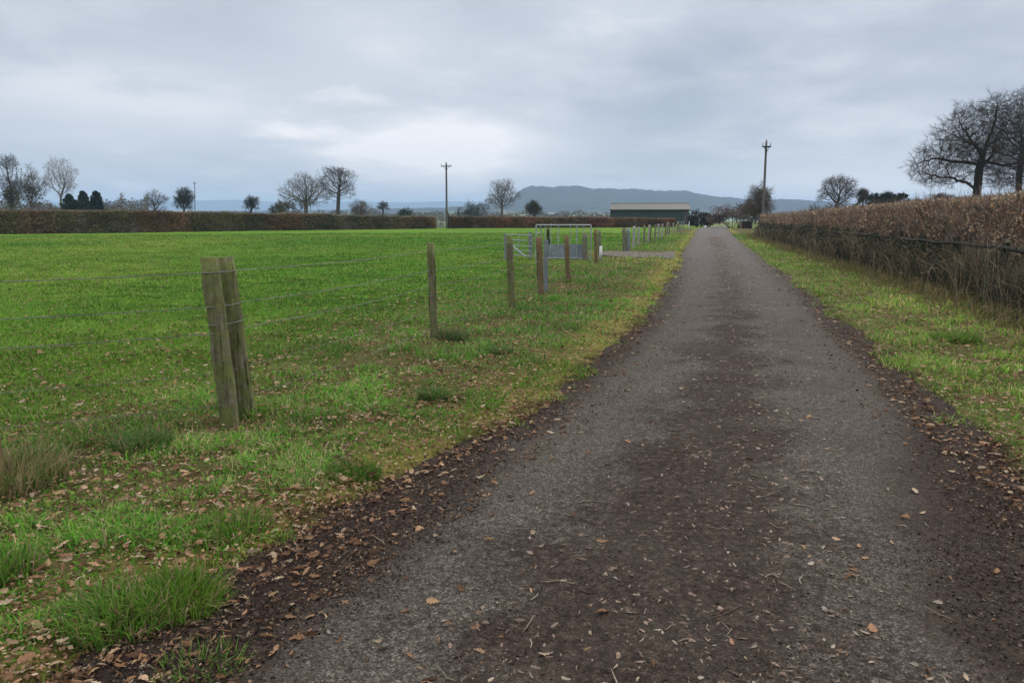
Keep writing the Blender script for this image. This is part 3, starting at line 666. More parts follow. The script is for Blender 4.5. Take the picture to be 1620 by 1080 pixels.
# ------------------------------------------------------------------ hedges
mhl = leafy('hedge_leaf_mat', .7, .15); mhc = simple('hedge_core_mat', (.05, .038, .03), (.12, .09, .07), 6, .95, bs=1, bd=.05)
def hedge(name, fx, y0, y1, width, hgt, nl, nt_, size, pal, tpal, label, group=None, pw=1.0, xmode=False, trad=.004, top=.18, core_mat=None):
    """fx(y)->x centre line; hgt(y) height; pw=1 log spacing"""
    root = empty(name, (float(fx(np.array(y0))), y0, 0), label=label, cat='hedge', group=group); loc = np.array(root.location)
    ny_ = 160; yv = np.linspace(y0, y1, ny_) if xmode else y0 * (y1 / y0) ** np.linspace(0, 1, ny_)
    prof = np.array([[-.42, 0], [-.44, .35], [-.43, .75], [-.33, .92], [0, .95], [.33, .92], [.43, .75], [.44, .35], [.42, 0]])
    V = []
    for pu, pv in prof:
        j = (fbm(yv, yv * 0 + pu * 9 + pv * 5, 1.2, 81) - .5) * .35
        x = fx(yv) + (pu + j * .5) * width; V.append(np.c_[x, yv, gz(x, yv) - .05 + pv * (hgt(yv) - top) * (1 + j * .25)])
    V = np.stack(V, 1).reshape(-1, 3) - loc; m = len(prof)
    i = (np.arange(ny_ - 1)[:, None] * m + np.arange(m - 1)[None]).ravel()
    f = [np.stack([i, i + 1, i + m + 1, i + m], -1)]
    e = np.array([[0, 1, 7, 8], [1, 2, 6, 7], [2, 3, 5, 6]]); f.append(e); f.append(e[:, ::-1] + (ny_ - 1) * m); f.append(np.array([[3, 4, 5]]))
    mesh('inner_growth', V, f, core_mat or mhc, root)
    u = rng.random(nl); y = y0 + (y1 - y0) * u if xmode else y0 * (y1 / y0) ** u
    H = hgt(y) * (1 + .12 * (fbm(y, y * 0, 1.1, 85) - .5))
    on_top_ = rng.random(nl) < .28; s = np.where(rng.random(nl) < .72, -1, 1)
    v = np.where(on_top_, .93 + .09 * rng.random(nl) ** 1.5, rng.random(nl)); uu_ = np.where(on_top_, rng.uniform(-.5, .5, nl), s * (.5 - .1 * rng.random(nl) - .12 * ss(.8, 1, v)))
    uu_ = uu_ + (fbm(y, v * 2.2, .8, 87) - .5) * .3
    x = fx(y) + uu_ * width; z = gz(x, y) + v * H
    k = fbm(y * 1.0, v * H * 1.3 + 50, .5, 89) + rng.random(nl) * .3 > .45; x, y, z = x[k], y[k], z[k]; n = len(x)
    pt = fbm(y, z, 1.6, 91, 3)[:, None]
    c = pal[rng.integers(0, len(pal), n)] * (.55 + .9 * pt) * (.7 + .6 * rng.random((n, 1)))
    V, q = cards(np.c_[x, y, z] - loc, size * (.6 + .8 * rng.random(n)) * (1 + y / 90)); mesh('leaves', V, [q], mhl, root, np.repeat(c, 4, 0))
    u = rng.random(nt_); y = y0 + (y1 - y0) * u if xmode else y0 * (y1 / y0) ** u
    tp = rng.random(nt_) < .55; x = fx(y) + np.where(tp, rng.uniform(-.45, .45, nt_), -rng.uniform(.36, .52, nt_)) * width
    H = hgt(y); zz = gz(x, y) + np.where(tp, H * rng.uniform(.85, 1, nt_), H * rng.random(nt_)); a = rng.normal(size=(nt_, 3)) * .45; a[:, 2] = np.abs(a[:, 2]) + np.where(tp, .8, .7)
    a[:, 0] -= np.where(tp, 0, .25); a /= np.linalg.norm(a, axis=1)[:, None]; l = rng.uniform(.06, .3, nt_) * np.where(tp, .5, 1.3)
    p0 = np.c_[x, y, zz]; R = trad * (.5 + rng.random(nt_)) * (1 + y / 50)
    V, q = frusta(p0 - loc, p0 + a * l[:, None] - loc, R, R * .4, 3)
    mesh('twigs', V, [q], mst, root, np.repeat(tpal[rng.integers(0, len(tpal), nt_)] * (.6 + .7 * rng.random((nt_, 1))), 6, 0))
    return root
beech = 2.7 * np.array([[1, 1.25, 1.6]]) * np.array([[.16, .075, .035], [.20, .10, .05], [.11, .055, .03], [.14, .09, .045], [.07, .065, .03], [.05, .035, .025], [.19, .12, .07]])
tw = 3.6 * np.array([[.09, .065, .05], [.06, .045, .036], [.13, .10, .075], [.045, .035, .03]])
hxR = lambda y: 9.95 + .24 * (y - 14)
hedge('beech_hedge', hxR, 5.5, 66, 1.3, lambda y: 1.98 - .16 * ss(14, 60, y) - gz(hxR(y), y) * .9 + 0 * y, 150000, 42000, .055, beech, tw, 'long clipped hedge of russet leaves behind the dark rail fence', core_mat=simple('beech_core', (.08, .055, .04), (.17, .12, .085), 7, .95, bs=1, bd=.05))
# the field-side hedge runs almost across the view: parametrise on x
def cross_hedge(name, pts, hs, width, nl, nt_, size, pal, label):
    """hedge along a polyline (world xy), heights at the nodes"""
    pts = np.array(pts, float); seg = np.r_[0, np.cumsum(np.linalg.norm(np.diff(pts, axis=0), axis=1))]; Lg = seg[-1]
    root = empty(name, (pts[0][0], pts[0][1], 0), label=label, cat='hedge', group='hedges around the field'); loc = np.array(root.location)
    def at(s): return np.c_[np.interp(s, seg, pts[:, 0]), np.interp(s, seg, pts[:, 1])]
    def nrm(s):
        d = at(s + .5) - at(s - .5); d /= np.linalg.norm(d, axis=1)[:, None] + 1e-9; return np.c_[d[:, 1], -d[:, 0]]
    def hh(s): return np.interp(s, seg, hs) * (.94 + .14 * fbm(s, s * 0, 2.5, 93) + .05 * vn(s, s * 0, .6, 94))
    s = np.linspace(.3, Lg - .3, 260); prof = [(-.4, 0), (-.42, .5), (-.34, .88), (0, .93), (.34, .88), (.42, .5), (.4, 0)]; V = []
    for pu, pv in prof:
        j = (fbm(s, s * 0 + pu * 7 + pv * 3, 1.6, 95) - .5) * .3; xy = at(s) + nrm(s) * ((pu + j) * width)[:, None]; V.append(np.c_[xy, gz(xy[:, 0], xy[:, 1]) - .05 + pv * hh(s)])
    V = np.stack(V, 1).reshape(-1, 3) - loc; m = len(prof); i = (np.arange(len(s) - 1)[:, None] * m + np.arange(m - 1)[None]).ravel()
    e = np.array([[0, 1, 5, 6], [1, 2, 4, 5]]); mesh('inner_growth', V, [np.stack([i, i + 1, i + m + 1, i + m], -1), e, e[:, ::-1] + (len(s) - 1) * m, np.array([[2, 3, 4]])], mhc, root)
    s = rng.random(nl) * Lg; t = rng.random(nl) < .3; v = np.where(t, .9 + .12 * rng.random(nl) ** 1.5, rng.random(nl)); u = np.where(t, rng.uniform(-.45, .45, nl), .5 - .12 * rng.random(nl) - .1 * ss(.8, 1, v)) + (fbm(s, v * 2, .9, 97) - .5) * .3
    xy = at(s) + nrm(s) * (u * width)[:, None]; z = gz(xy[:, 0], xy[:, 1]) + v * hh(s); pt = fbm(s, v * 1.5, 2.2, 99)[:, None]; reg = fbm(s, s * 0, 9, 98)[:, None]
    c = pal[rng.integers(0, len(pal), nl)] * (.45 + 1.0 * pt) * (.7 + .6 * rng.random((nl, 1))); c = c * (1 - .32 * ss(.45, .6, reg) * np.array([[1, .2, .6]]))
    Vv, q = cards(np.c_[xy, z] - loc, size * (.6 + .8 * rng.random(nl))); mesh('leaves', Vv, [q], mhl, root, np.repeat(c, 4, 0))
    s = rng.random(nt_) * Lg; u = rng.uniform(-.4, .5, nt_); xy = at(s) + nrm(s) * (u * width)[:, None]; v = np.where(rng.random(nt_) < .6, .93, rng.random(nt_))
    p0 = np.c_[xy, gz(xy[:, 0], xy[:, 1]) + v * hh(s)]; a = rng.normal(size=(nt_, 3)) * .35; a[:, 2] = .8; Vv, q = frusta(p0 - loc, p0 + a * rng.uniform(.08, .35, nt_)[:, None] - loc, np.full(nt_, .012), np.full(nt_, .005), 3)
    mesh('twigs', Vv, [q], mst, root, np.repeat(tw[rng.integers(0, 4, nt_)] * .9, 6, 0))
hp = 3.7 * np.array([[1.25, 1.0, .85]]) * np.array([[.055, .042, .03], [.04, .034, .024], [.075, .05, .038], [.035, .042, .022], [.09, .062, .05], [.03, .028, .02]])
def Yb(px, py): return P(px, py)[:2]
h1 = [Yb(-220, 374), Yb(-60, 371.8), Yb(150, 370), Yb(350, 366.5), Yb(520, 364.5), Yb(684, 362.5)]
cross_hedge('field_hedge', h1, [PD(0, t, p[1])[2] for t, p in zip((333, 334, 335.5, 338.5, 341.5, 344.5), h1)], 1.9, 110000, 26000, .15, hp, 'long trimmed brown hedge across the back of the field, left of the telegraph pole')
h2 = [Yb(709, 362), Yb(800, 361.5), Yb(880, 361), Yb(960, 360.5), Yb(1062, 359.5)]
cross_hedge('field_hedge', h2, [PD(0, t, p[1])[2] for t, p in zip((344, 344.5, 345, 345.5, 347), h2)], 1.9, 50000, 14000, .17, hp * np.array([[1.1, .85, .85]]), 'shorter reddish-brown hedge right of the telegraph pole in front of the barn')
# ------------------------------------------------------------------ trees
bark_d = simple('oak_bark', (.045, .038, .032), (.10, .086, .072), 9, .95, stretch=(6, 6, 1), bs=1, bd=.03)
bark_o = simple('dark_oak_bark', (.03, .026, .022), (.07, .06, .05), 9, .95, stretch=(6, 6, 1), bs=1, bd=.03)
bark_b = simple('brown_bark', (.09, .072, .055), (.17, .14, .105), 9, .95, stretch=(6, 6, 1), bs=1, bd=.03)
bark_p = simple('pale_bark', (.15, .135, .11), (.27, .24, .2), 9, .95, stretch=(6, 6, 1), bs=1, bd=.03)
mtl = leafy('tree_leaf_mat', .7, .15)
def colonize(att, trunk, D, di, dk, iters, trop=.0, maxn=9000, tpar=None):
    nodes = [np.array(p, float) for p in trunk]; par = tpar or [-1] + list(range(len(trunk) - 1))
    att = np.array(att); nd = np.array(nodes)
    d2 = ((att[:, None] - nd[None]) ** 2).sum(-1); best = d2.argmin(1); bd = d2.min(1); di = max(di, math.sqrt(bd.min()) * 1.4)
    for _ in range(iters):
        if len(att) == 0 or len(nodes) > maxn: break
        m = bd < di * di
        if not m.any(): break
        idx = best[m]; v = att[m] - nd[idx]; v /= np.linalg.norm(v, axis=1)[:, None] + 1e-9
        acc = np.zeros((len(nd), 3)); np.add.at(acc, idx, v); g_ = np.unique(idx)
        dr = acc[g_]; dr = dr / (np.linalg.norm(dr, axis=1)[:, None] + 1e-9) + rng.normal(0, .22, (len(g_), 3)); dr[:, 2] += trop
        dr /= np.linalg.norm(dr, axis=1)[:, None]; new = nd[g_] + dr * D
        s0 = len(nd); nd = np.vstack([nd, new]); par += list(g_)
        nodes = nd
        dn = ((att[:, None] - new[None]) ** 2).sum(-1); j = dn.argmin(1); dm = dn.min(1)
        better = dm < bd; best = np.where(better, s0 + j, best); bd = np.where(better, dm, bd)
        keep = bd > dk * dk; att, best, bd = att[keep], best[keep], bd[keep]
    return nd, np.array(par)
def radii(nd, par, tip, power=2.3):
    r = np.zeros(len(nd)); 
    for i in range(len(nd) - 1, 0, -1):
        if r[i] == 0: r[i] = tip ** power
        r[par[i]] += r[i]
    return r ** (1 / power)
def bare_tree(name, label, base, H, blobs, trunk, tr, bark, natt=700, D=.35, tip=.014, di=None, dk=None, cat='tree', group=None, twign=3, twl=.5, ivy=None, leaf=None, trop=.03, tcol=None, limbs=()):
    """blobs: ellipsoids (cx,cy,cz,rx,ry,rz) relative to base; trunk: polyline relative to base"""
    base = np.array(base, float); root = empty(name, base, label=label, cat=cat, group=group)
    vol = np.array([b[3] * b[4] * b[5] for b in blobs]); att = []
    for b, w in zip(blobs, vol / vol.sum()):
        k = max(10, int(natt * w)); nc = max(5, k // 34); cc = unit(nc) * (rng.random((nc, 1)) ** (1 / 3.2)) * rng.uniform(.8, 1.18, (nc, 1)); u = cc[rng.integers(0, nc, k)] + rng.normal(0, .17, (k, 3)); m_ = rng.random(k) < .25; u[m_] = (unit(k) * (rng.random((k, 1)) ** (1 / 2.2)))[m_]; att.append(u * np.array(b[3:]) * .95 + np.array(b[:3]))
    att = np.concatenate(att); tk = [np.array(trunk[0], float)]
    for a, c in zip(trunk[:-1], trunk[1:]):
        a = np.array(a, float); c = np.array(c, float); n = max(1, int(np.linalg.norm(c - a) / D))
        for t in range(1, n + 1): tk.append(a + (c - a) * t / n + rng.normal(0, .03 * D, 3) * (t < n))
    tpar = [-1] + list(range(len(tk) - 1))
    for lm in limbs:
        a = np.array(lm[0], float); prev = int(((np.array(tk) - a) ** 2).sum(1).argmin())
        for c in lm[1:]:
            c = np.array(c, float); a = tk[prev]; n = max(1, int(np.linalg.norm(c - a) / D))
            for t in range(1, n + 1): tk.append(a + (c - a) * t / n + rng.normal(0, .2 * D, 3)); tpar.append(prev); prev = len(tk) - 1
    S = max(max(b[3:]) for b in blobs)
    nd, par = colonize(att, tk, D, di or S * 1.5, dk or D * 1.3, 90, trop, tpar=tpar)
    r = radii(nd, par, tip); xx_ = np.clip((r - tip) / (r[0] - tip + 1e-9), 0, 1); r = r * (tr / max(r[0], 1e-6)) ** xx_ * (1 + 1.1 * xx_ * (1 - xx_)); r[0] *= 1.15
    i = np.arange(1, len(nd)); P0, P1 = nd[par[i]], nd[i]; R0, R1 = np.minimum(r[par[i]], r[i] * 1.35), r[i]
    big = (R1 > tr * .28) | (i < len(trunk)); P1e = P1 + (P1 - P0) * .06
    V, q = frusta(P0[big], P1e[big], R0[big], R1[big], 8); mesh('trunk', V, [q], bark, root, smooth=True)
    V, q = frusta(P0[~big], P1e[~big], R0[~big], R1[~big], 4); VV = [V]; QQ = [q]; off = len(V)
    # fine twigs
    c = np.where(R1 < tip * 2.6)[0]
    if len(c) and twign:
        s = np.repeat(c, twign); p0 = P0[s] + (P1[s] - P0[s]) * rng.random((len(s), 1)); d = (P1[s] - P0[s]) / D + rng.normal(0, .6, (len(s), 3)); d[:, 2] += .15; d /= np.linalg.norm(d, axis=1)[:, None]
        l = twl * (.4 + .8 * rng.random((len(s), 1))); p1 = p0 + d * l; V, q = frusta(p0, p1, np.full(len(s), tip * .55), np.full(len(s), tip * .3), 3); VV.append(V); QQ.append(q + off); off += len(V)
        s2 = np.repeat(np.arange(len(s)), 2); a = p0[s2] + (p1[s2] - p0[s2]) * rng.uniform(.3, 1, (len(s2), 1)); d2 = d[s2] + rng.normal(0, .55, (len(s2), 3)); d2 /= np.linalg.norm(d2, axis=1)[:, None]
        V, q = frusta(a, a + d2 * l[s2] * .6, np.full(len(s2), tip * .35), np.full(len(s2), tip * .2), 3); VV.append(V); QQ.append(q + off)
    mesh('crown', np.concatenate(VV), [np.concatenate(QQ)], bark, root)
    if leaf:  # (count, size, palette, blobs)
        k, sz, pal, bl = leaf; leaf_cloud(root, k, sz, pal, bl)
    return root
def leaf_cloud(root, k, sz, pal, bl, name='foliage'):
    pal = np.array(pal); C = []; 
    for b in bl:
        n = k // len(bl); nc = max(10, int(n / 35)); cc = unit(nc) * (.98 * rng.random((nc, 1)) ** .5) * np.array(b[3:]) + np.array(b[:3]); rr = np.array(b[3:]).mean() * .17
        C.append(cc[rng.integers(0, nc, n)] + rng.normal(0, 1, (n, 3)) * rr * .75)
    C = np.concatenate(C); C = C[C[:, 2] > -.2]; n = len(C); V, q = cards(C, sz * (.6 + .8 * rng.random(n)))
    t = fbm(C[:, 0] + C[:, 1], C[:, 2], .9, 101)[:, None]
    mesh(name, V, [q], mtl, root, np.repeat(pal[rng.integers(0, len(pal), n)] * (.5 + 1.0 * t) * (.7 + .6 * rng.random((n, 1))), 4, 0))
def bush(name, label, base, bl, k, sz, pal, bark, cat='bush', group=None, nst=10):
    root = empty(name, base, label=label, cat=cat, group=group); b = MB()
    for j in range(nst):
        e = random.choice(bl); t = np.array(e[:3]) + (unit(1)[0] * np.array(e[3:])) * .7; t[2] = max(t[2], .4); b.tube([[e[0] * .3 + random.gauss(0, .1), e[1] * .3, -.1], t * .5 + np.array([0, 0, .1]), t], [.06, .04, .015], 5, False)
    b.build('trunk', bark, root); leaf_cloud(root, k, sz, pal, bl, 'crown'); return root
def at_tree(px, Y): b = PD(px, 345, Y); return np.array([b[0], Y, float(gz(b[0], Y))])
def mpx(Y): return Y / F / 1.0
TG = 'trees beyond the field and hedges'
# --- the large oak on the right (60 m)
Y = 60; s = Y / F; bs = at_tree(1545, Y); top = PD(1545, 145, Y)[2]
def bl(px, py, rx, ry, dep=1.0, cy=0, B=None, Yv=None):
    """ellipsoid given by its photo position and radii (px) at the tree's distance"""
    B = bs if B is None else B; Yv = Yv or Y; c = PD(px, py, Yv) - B; k = Yv / F
    return (c[0], cy, c[2], rx * k, rx * k * dep, ry * k)
blobs = [bl(1590, 188, 38, 36), bl(1545, 205, 45, 45), bl(1505, 235, 42, 45), bl(1470, 262, 36, 34), bl(1460, 281, 20, 13), bl(1495, 288, 36, 12), bl(1600, 250, 40, 50), bl(1565, 176, 26, 27), bl(1530, 235, 50, 40, 1.2), bl(1575, 285, 25, 10)]
bare_tree('oak_tree', 'largest bare oak, wide dark crown standing behind the russet hedge', bs, 11, blobs,
          [(0, 0, -.3), tuple(PD(1546, 300, Y) - bs), tuple(PD(1549, 270, Y) - bs), tuple(PD(1555, 245, Y) - bs), tuple(PD(1562, 225, Y) - bs)], .31, bark_o, 9500, .23, .0085, group=TG, twign=5, twl=.40, trop=.10, di=2.2, dk=.28,
          limbs=[[PD(a, b_, Y) - bs + np.array([0, d_, 0]) for a, b_, d_ in q_] for q_ in (
              ((1545, 303, 0), (1528, 291, -.5), (1500, 284, -1), (1472, 281, -1.2), (1448, 272, -1)), ((1549, 262, 0), (1522, 255, .8), (1495, 250, 1.4), (1466, 258, 1.8)),
              ((1552, 250, 0), (1532, 234, -1), (1510, 226, -1.5), (1488, 216, -1.8)), ((1556, 242, 0), (1545, 218, 1), (1532, 192, 1.2)), ((1562, 225, 0), (1568, 200, -.4), (1570, 165, -.6)),
              ((1560, 235, 0), (1582, 222, .8), (1602, 196, 1)), ((1551, 256, 0), (1578, 262, -.8), (1600, 258, -1)), ((1550, 262, 0), (1550, 250, -1.5), (1540, 225, -3)), ((1550, 262, 0), (1556, 245, 1.8), (1566, 222, 3)))])
Y = 68; bs = at_tree(1614, Y)
bare_tree('oak_tree', 'bare oak partly cut off by the right edge of the photo', bs, 11, [bl(1612, 190, 45, 40), bl(1595, 240, 45, 40), bl(1650, 220, 55, 60), bl(1590, 280, 30, 16), bl(1640, 280, 40, 15)],
          [(0, 0, -.3), tuple(PD(1612, 280, Y) - bs), tuple(PD(1618, 235, Y) - bs)], .27, bark_o, 6500, .26, .0095, group=TG, twign=4, di=3.2, dk=.30)
# --- mid-distance bare trees: px, base distance, list of blobs, label
def far_tree(px, Yv, bls, label, bark=bark_d, tr=.28, natt=600, tip=.022, name='bare_tree', leaf=None, fork=None, twl=.7, D=None):
    q0 = bls[0]; bls = list(bls) + [(q0[0] - .6 * q0[2], q0[1] + .85 * q0[3], .55 * q0[2], .42 * q0[3]), (q0[0] + .5 * q0[2], q0[1] + .95 * q0[3], .6 * q0[2], .4 * q0[3])]
    B = at_tree(px, Yv); bb = [bl(*q[:4], B=B, Yv=Yv) for q in bls]; k = Yv / F
    ff = fork or (px, min(q[1] for q in bls) * .45 + 345 * .55); f = PD(ff[0], ff[1], Yv) - B
    lf = None
    if leaf: lf = (leaf[0], leaf[1], leaf[2], [bl(*q[:4], B=B, Yv=Yv) for q in leaf[3]])
    S = max(max(q[2:4]) for q in bls) * k
    return bare_tree(name, label, B, 0, bb, [(0, 0, -.3), tuple(f * .5), tuple(f)], tr, bark, int(natt * 2.2), D or S * .07, tip * .62, di=S * 1.15, dk=S * .085, group=TG, twl=twl * .8, twign=3, leaf=lf)
olive = [[.13, .12, .06], [.10, .10, .05], [.17, .14, .08]]
ever = [[.018, .032, .018], [.026, .045, .022], [.014, .024, .016]]
browns = [[.14, .10, .075], [.10, .075, .06], [.17, .125, .09]]
far_tree(19, 150, [(17, 265, 17, 21), (22, 300, 20, 20), (8, 290, 14, 16)], 'tall dark ivy-clad bare tree at the far left of the photo', natt=700, leaf=(1500, .3, olive, [(19, 312, 14, 18)]))
far_tree(50, 160, [(50, 295, 20, 28), (58, 285, 12, 18)], 'olive-brown twiggy tree second from the left', bark_b, .2, 600, leaf=(1800, .25, [[.1, .085, .05], [.075, .07, .04]], [(50, 300, 18, 25)]))
far_tree(96, 165, [(95, 272, 22, 22), (104, 290, 20, 20), (80, 285, 12, 14)], 'slender pale bare tree between olive tree and dark conifers', bark_p, .22, 650, .018)
far_tree(245, 200, [(245, 314, 18, 14), (233, 320, 10, 8), (256, 318, 10, 9)], 'small round-headed bare oak right of the conifers', natt=420)
far_tree(291, 190, [(291, 312, 16, 16)], 'ivy-covered dark tree beside the thin distant pole', natt=350, leaf=(2600, .3, [[.04, .045, .028], [.03, .036, .024]], [(291, 314, 14, 16)]))
far_tree(397, 170, [(397, 320, 11, 9)], 'lone small dark pollard tree between two wide gaps', natt=240, leaf=(800, .22, [[.04, .036, .03]], [(397, 320, 10, 8)]))
far_tree(484, 165, [(470, 298, 26, 18), (492, 292, 28, 18), (455, 304, 14, 12), (505, 305, 22, 22)], 'broad bare oak, left of the central pair', bark_b, .42, 1000, leaf=(2600, .28, olive, [(478, 322, 30, 14), (450, 326, 16, 10)]))
far_tree(533, 150, [(532, 280, 26, 17), (545, 300, 16, 16), (520, 302, 14, 14)], 'taller dark bare oak, right of the central pair', bark_d, .38, 850, fork=(536, 305))
far_tree(570, 200, [(570, 328, 18, 11)], 'low brown bushy tree just right of the central pair of oaks', bark_b, natt=320, leaf=(1100, .3, browns, [(570, 331, 16, 10)]))
far_tree(606, 230, [(606, 324, 10, 6)], 'tiny flat-topped tree in the gap before the telegraph pole', natt=160, leaf=(500, .25, [[.05, .055, .045]], [(606, 325, 9, 5)]))
far_tree(794, 160, [(793, 300, 22, 16), (785, 315, 18, 16), (805, 312, 16, 18)], 'grey many-stemmed bare tree at the left foot of the hill', bark_b, .25, 700)
far_tree(845, 150, [(845, 328, 12, 9)], 'small round dark tree alone in front of the hill', bark_d, .15, 250, leaf=(1800, .22, [[.05, .05, .022], [.035, .04, .02], [.07, .06, .03]], [(845, 329, 13, 10)]))
far_tree(1203, 75, [(1200, 320, 20, 25), (1195, 305, 12, 12), (1212, 330, 14, 20)], 'brown bushy tree behind the tall wooden pole beside the lane', bark_b, .15, 900, .012, twl=.5, leaf=(3200, .12, [[.11, .085, .05], [.08, .06, .045], [.12, .11, .06]], [(1198, 335, 20, 22), (1208, 315, 14, 20)]))
far_tree(1325, 110, [(1325, 292, 24, 14), (1306, 305, 14, 12), (1345, 305, 14, 12), (1330, 312, 18, 10)], 'open-crowned bare tree above the middle of the russet hedge', bark_d, .24, 800, .018)
far_tree(1365, 130, [(1365, 308, 9, 8)], 'small ivy-topped tree just right of the open-crowned bare tree', bark_d, .15, 200, leaf=(900, .25, [[.05, .05, .035]], [(1365, 309, 8, 8), (1364, 322, 9, 9)]))
far_tree(1405, 140, [(1403, 308, 10, 8), (1398, 320, 16, 8)], 'twiggy tree behind the dark spreading evergreen', bark_b, .15, 300)
far_tree(1490, 130, [(1490, 312, 16, 5)], 'low reddish flat-topped tree left of the largest oak', bark_b, .14, 200, leaf=(500, .2, [[.09, .05, .045]], [(1490, 312, 15, 4)]))
far_tree(1450, 150, [(1450, 320, 12, 7)], 'pale scrubby bush above the hedge between evergreen and largest oak', bark_p, .1, 180, leaf=(500, .25, [[.12, .12, .09]], [(1450, 321, 12, 6)]))
# conifers and evergreens
def conifer(px, top, wpx, Yv, label, pal=ever, k=5200):
    B = at_tree(px, Yv); root = empty('conifer_tree', B, label=label, cat='tree', group=TG); H = PD(px, top, Yv)[2] - B[2]; R0 = wpx * Yv / F
    MB().tube([[0, 0, -.2], [.05, 0, H * .5], [0, .03, H * .96]], [.2, .12, .03], 7, True).build('trunk', bark_d, root, True)
    t = rng.random(k) ** .8; a = rng.random(k) * 6.283; tier = .75 + .35 * np.abs(((t * 7 + .15 * np.sin(a * 3)) % 1) - .2) + .25 * (fbm(a * 1.2, t * 6, 1, 131) - .5)
    rad = R0 * np.minimum(1, (1 - t) ** .4 * 1.15) * (.55 + .9 * fbm(a * 1.5 + px, t * 5, 1, 133)) * tier * rng.random(k) ** .35; z = .4 + (H - .4) * t - rad * .18
    V, q = cards(np.c_[rad * np.cos(a), rad * np.sin(a), z], .26 * (.6 + .8 * rng.random(k))); p = np.array(pal)
    mesh('crown', V, [q], mtl, root, np.repeat(p[rng.integers(0, len(p), k)] * (.6 + .9 * rng.random((k, 1))), 4, 0)); return root
def ever_tree(px, Yv, bls, label, k=3000, sz=.3, pal=ever, name='evergreen_tree'):
    B = at_tree(px, Yv); return bush(name, label, B, [bl(*q, B=B, Yv=Yv) for q in bls], k, sz, pal, bark_d, 'tree', TG)
conifer(112, 307, 16, 150, 'left and widest of the three dark conifers')
conifer(134, 302, 15, 151, 'middle one of the three dark conifers')
conifer(155, 302, 14, 148, 'right and darkest of the three pointed conifers', [[.014, .028, .022], [.02, .036, .026]])
ever_tree(134, 156, [(118, 334, 20, 12), (148, 331, 22, 14), (168, 338, 12, 8)], 'dark evergreen thicket at the foot of the three conifers', 5200, .28, name='evergreen_bush')
ever_tree(1418, 120, [(1416, 316, 20, 8), (1405, 310, 10, 5), (1425, 311, 10, 5)], 'dark spreading evergreen with a flat top above the hedge', 4200, .22)
ever_tree(1385, 125, [(1385, 318, 14, 10)], 'dark rounded evergreen left of the spreading one', 2600, .24, [[.035, .042, .035], [.028, .036, .028]])
ever_tree(1105, 128, [(1100, 346, 14, 12), (1118, 348, 12, 12)], 'dark low bushes between barn and lane end', 3200, .25, [[.03, .032, .022], [.045, .038, .028]], 'dark_bush')
ever_tree(640, 210, [(640, 336, 14, 7)], 'dark green rounded bush between tiny tree and telegraph pole', 1500, .3, [[.035, .05, .03]], 'evergreen_bush')
ever_tree(760, 220, [(755, 332, 26, 12), (740, 337, 22, 8)], 'grey-green scrub left of the many-stemmed tree', 2600, .32, [[.05, .055, .045], [.04, .045, .036]], 'scrub_bush')
ever_tree(430, 175, [(440, 330, 14, 9)], 'olive bush left of the broad bare oak', 1300, .28, [[.06, .062, .035]], 'evergreen_bush')
ever_tree(1165, 115, [(1150, 340, 28, 13), (1180, 335, 20, 16), (1135, 346, 16, 8)], 'brown thicket beyond the end of the lane', 6000, .22, [[.14, .105, .085], [.10, .085, .065], [.17, .12, .10]], 'brown_thicket')
ever_tree(1240, 100, [(1238, 345, 20, 6)], 'reddish scrub behind the far end of the russet hedge', 1500, .16, [[.09, .06, .05]], 'scrub_bush')
# low scrub line in front of the valley
def scrub_line(name, label, x0, x1, Yv, ty, k, sz, pal):
    n = k; px = rng.uniform(x0, x1, n); hgt_ = (345 - ty) * (.35 + .95 * fbm(px, px * 0, 26, 111) * (.6 + .8 * vn(px, px * 0, 9, 112))) + 4
    py = 350 - rng.random(n) * hgt_ * (.75 + .35 * rng.random(n)); Yr = Yv + rng.normal(0, 6, n)
    C = np.array([PD(a, b_, c) for a, b_, c in zip(px, py, Yr)]); V, q = cards(C, sz * (.6 + .8 * rng.random(n)))
    p = np.array(pal); tag(mesh(name, V, [q], mtl, None, np.repeat(p[rng.integers(0, len(p), n)] * (.6 + .8 * rng.random((n, 1))), 4, 0)), label, 'scrub', kind='stuff')
scrub_line('scrub', 'grey-brown scrub behind the hedge at the left', -60, 235, 190, 312, 24000, .36, [[.12, .115, .09], [.09, .09, .07], [.16, .13, .10]])
scrub_line('scrub', 'low distant scrub behind the middle of the field hedge', 235, 1000, 260, 331, 30000, .42, [[.11, .115, .09], [.15, .125, .105], [.09, .10, .08]])
scrub_line('scrub', 'low scrub showing over the russet hedge', 1280, 1540, 150, 322, 9000, .28, [[.06, .055, .045], [.08, .06, .05]])
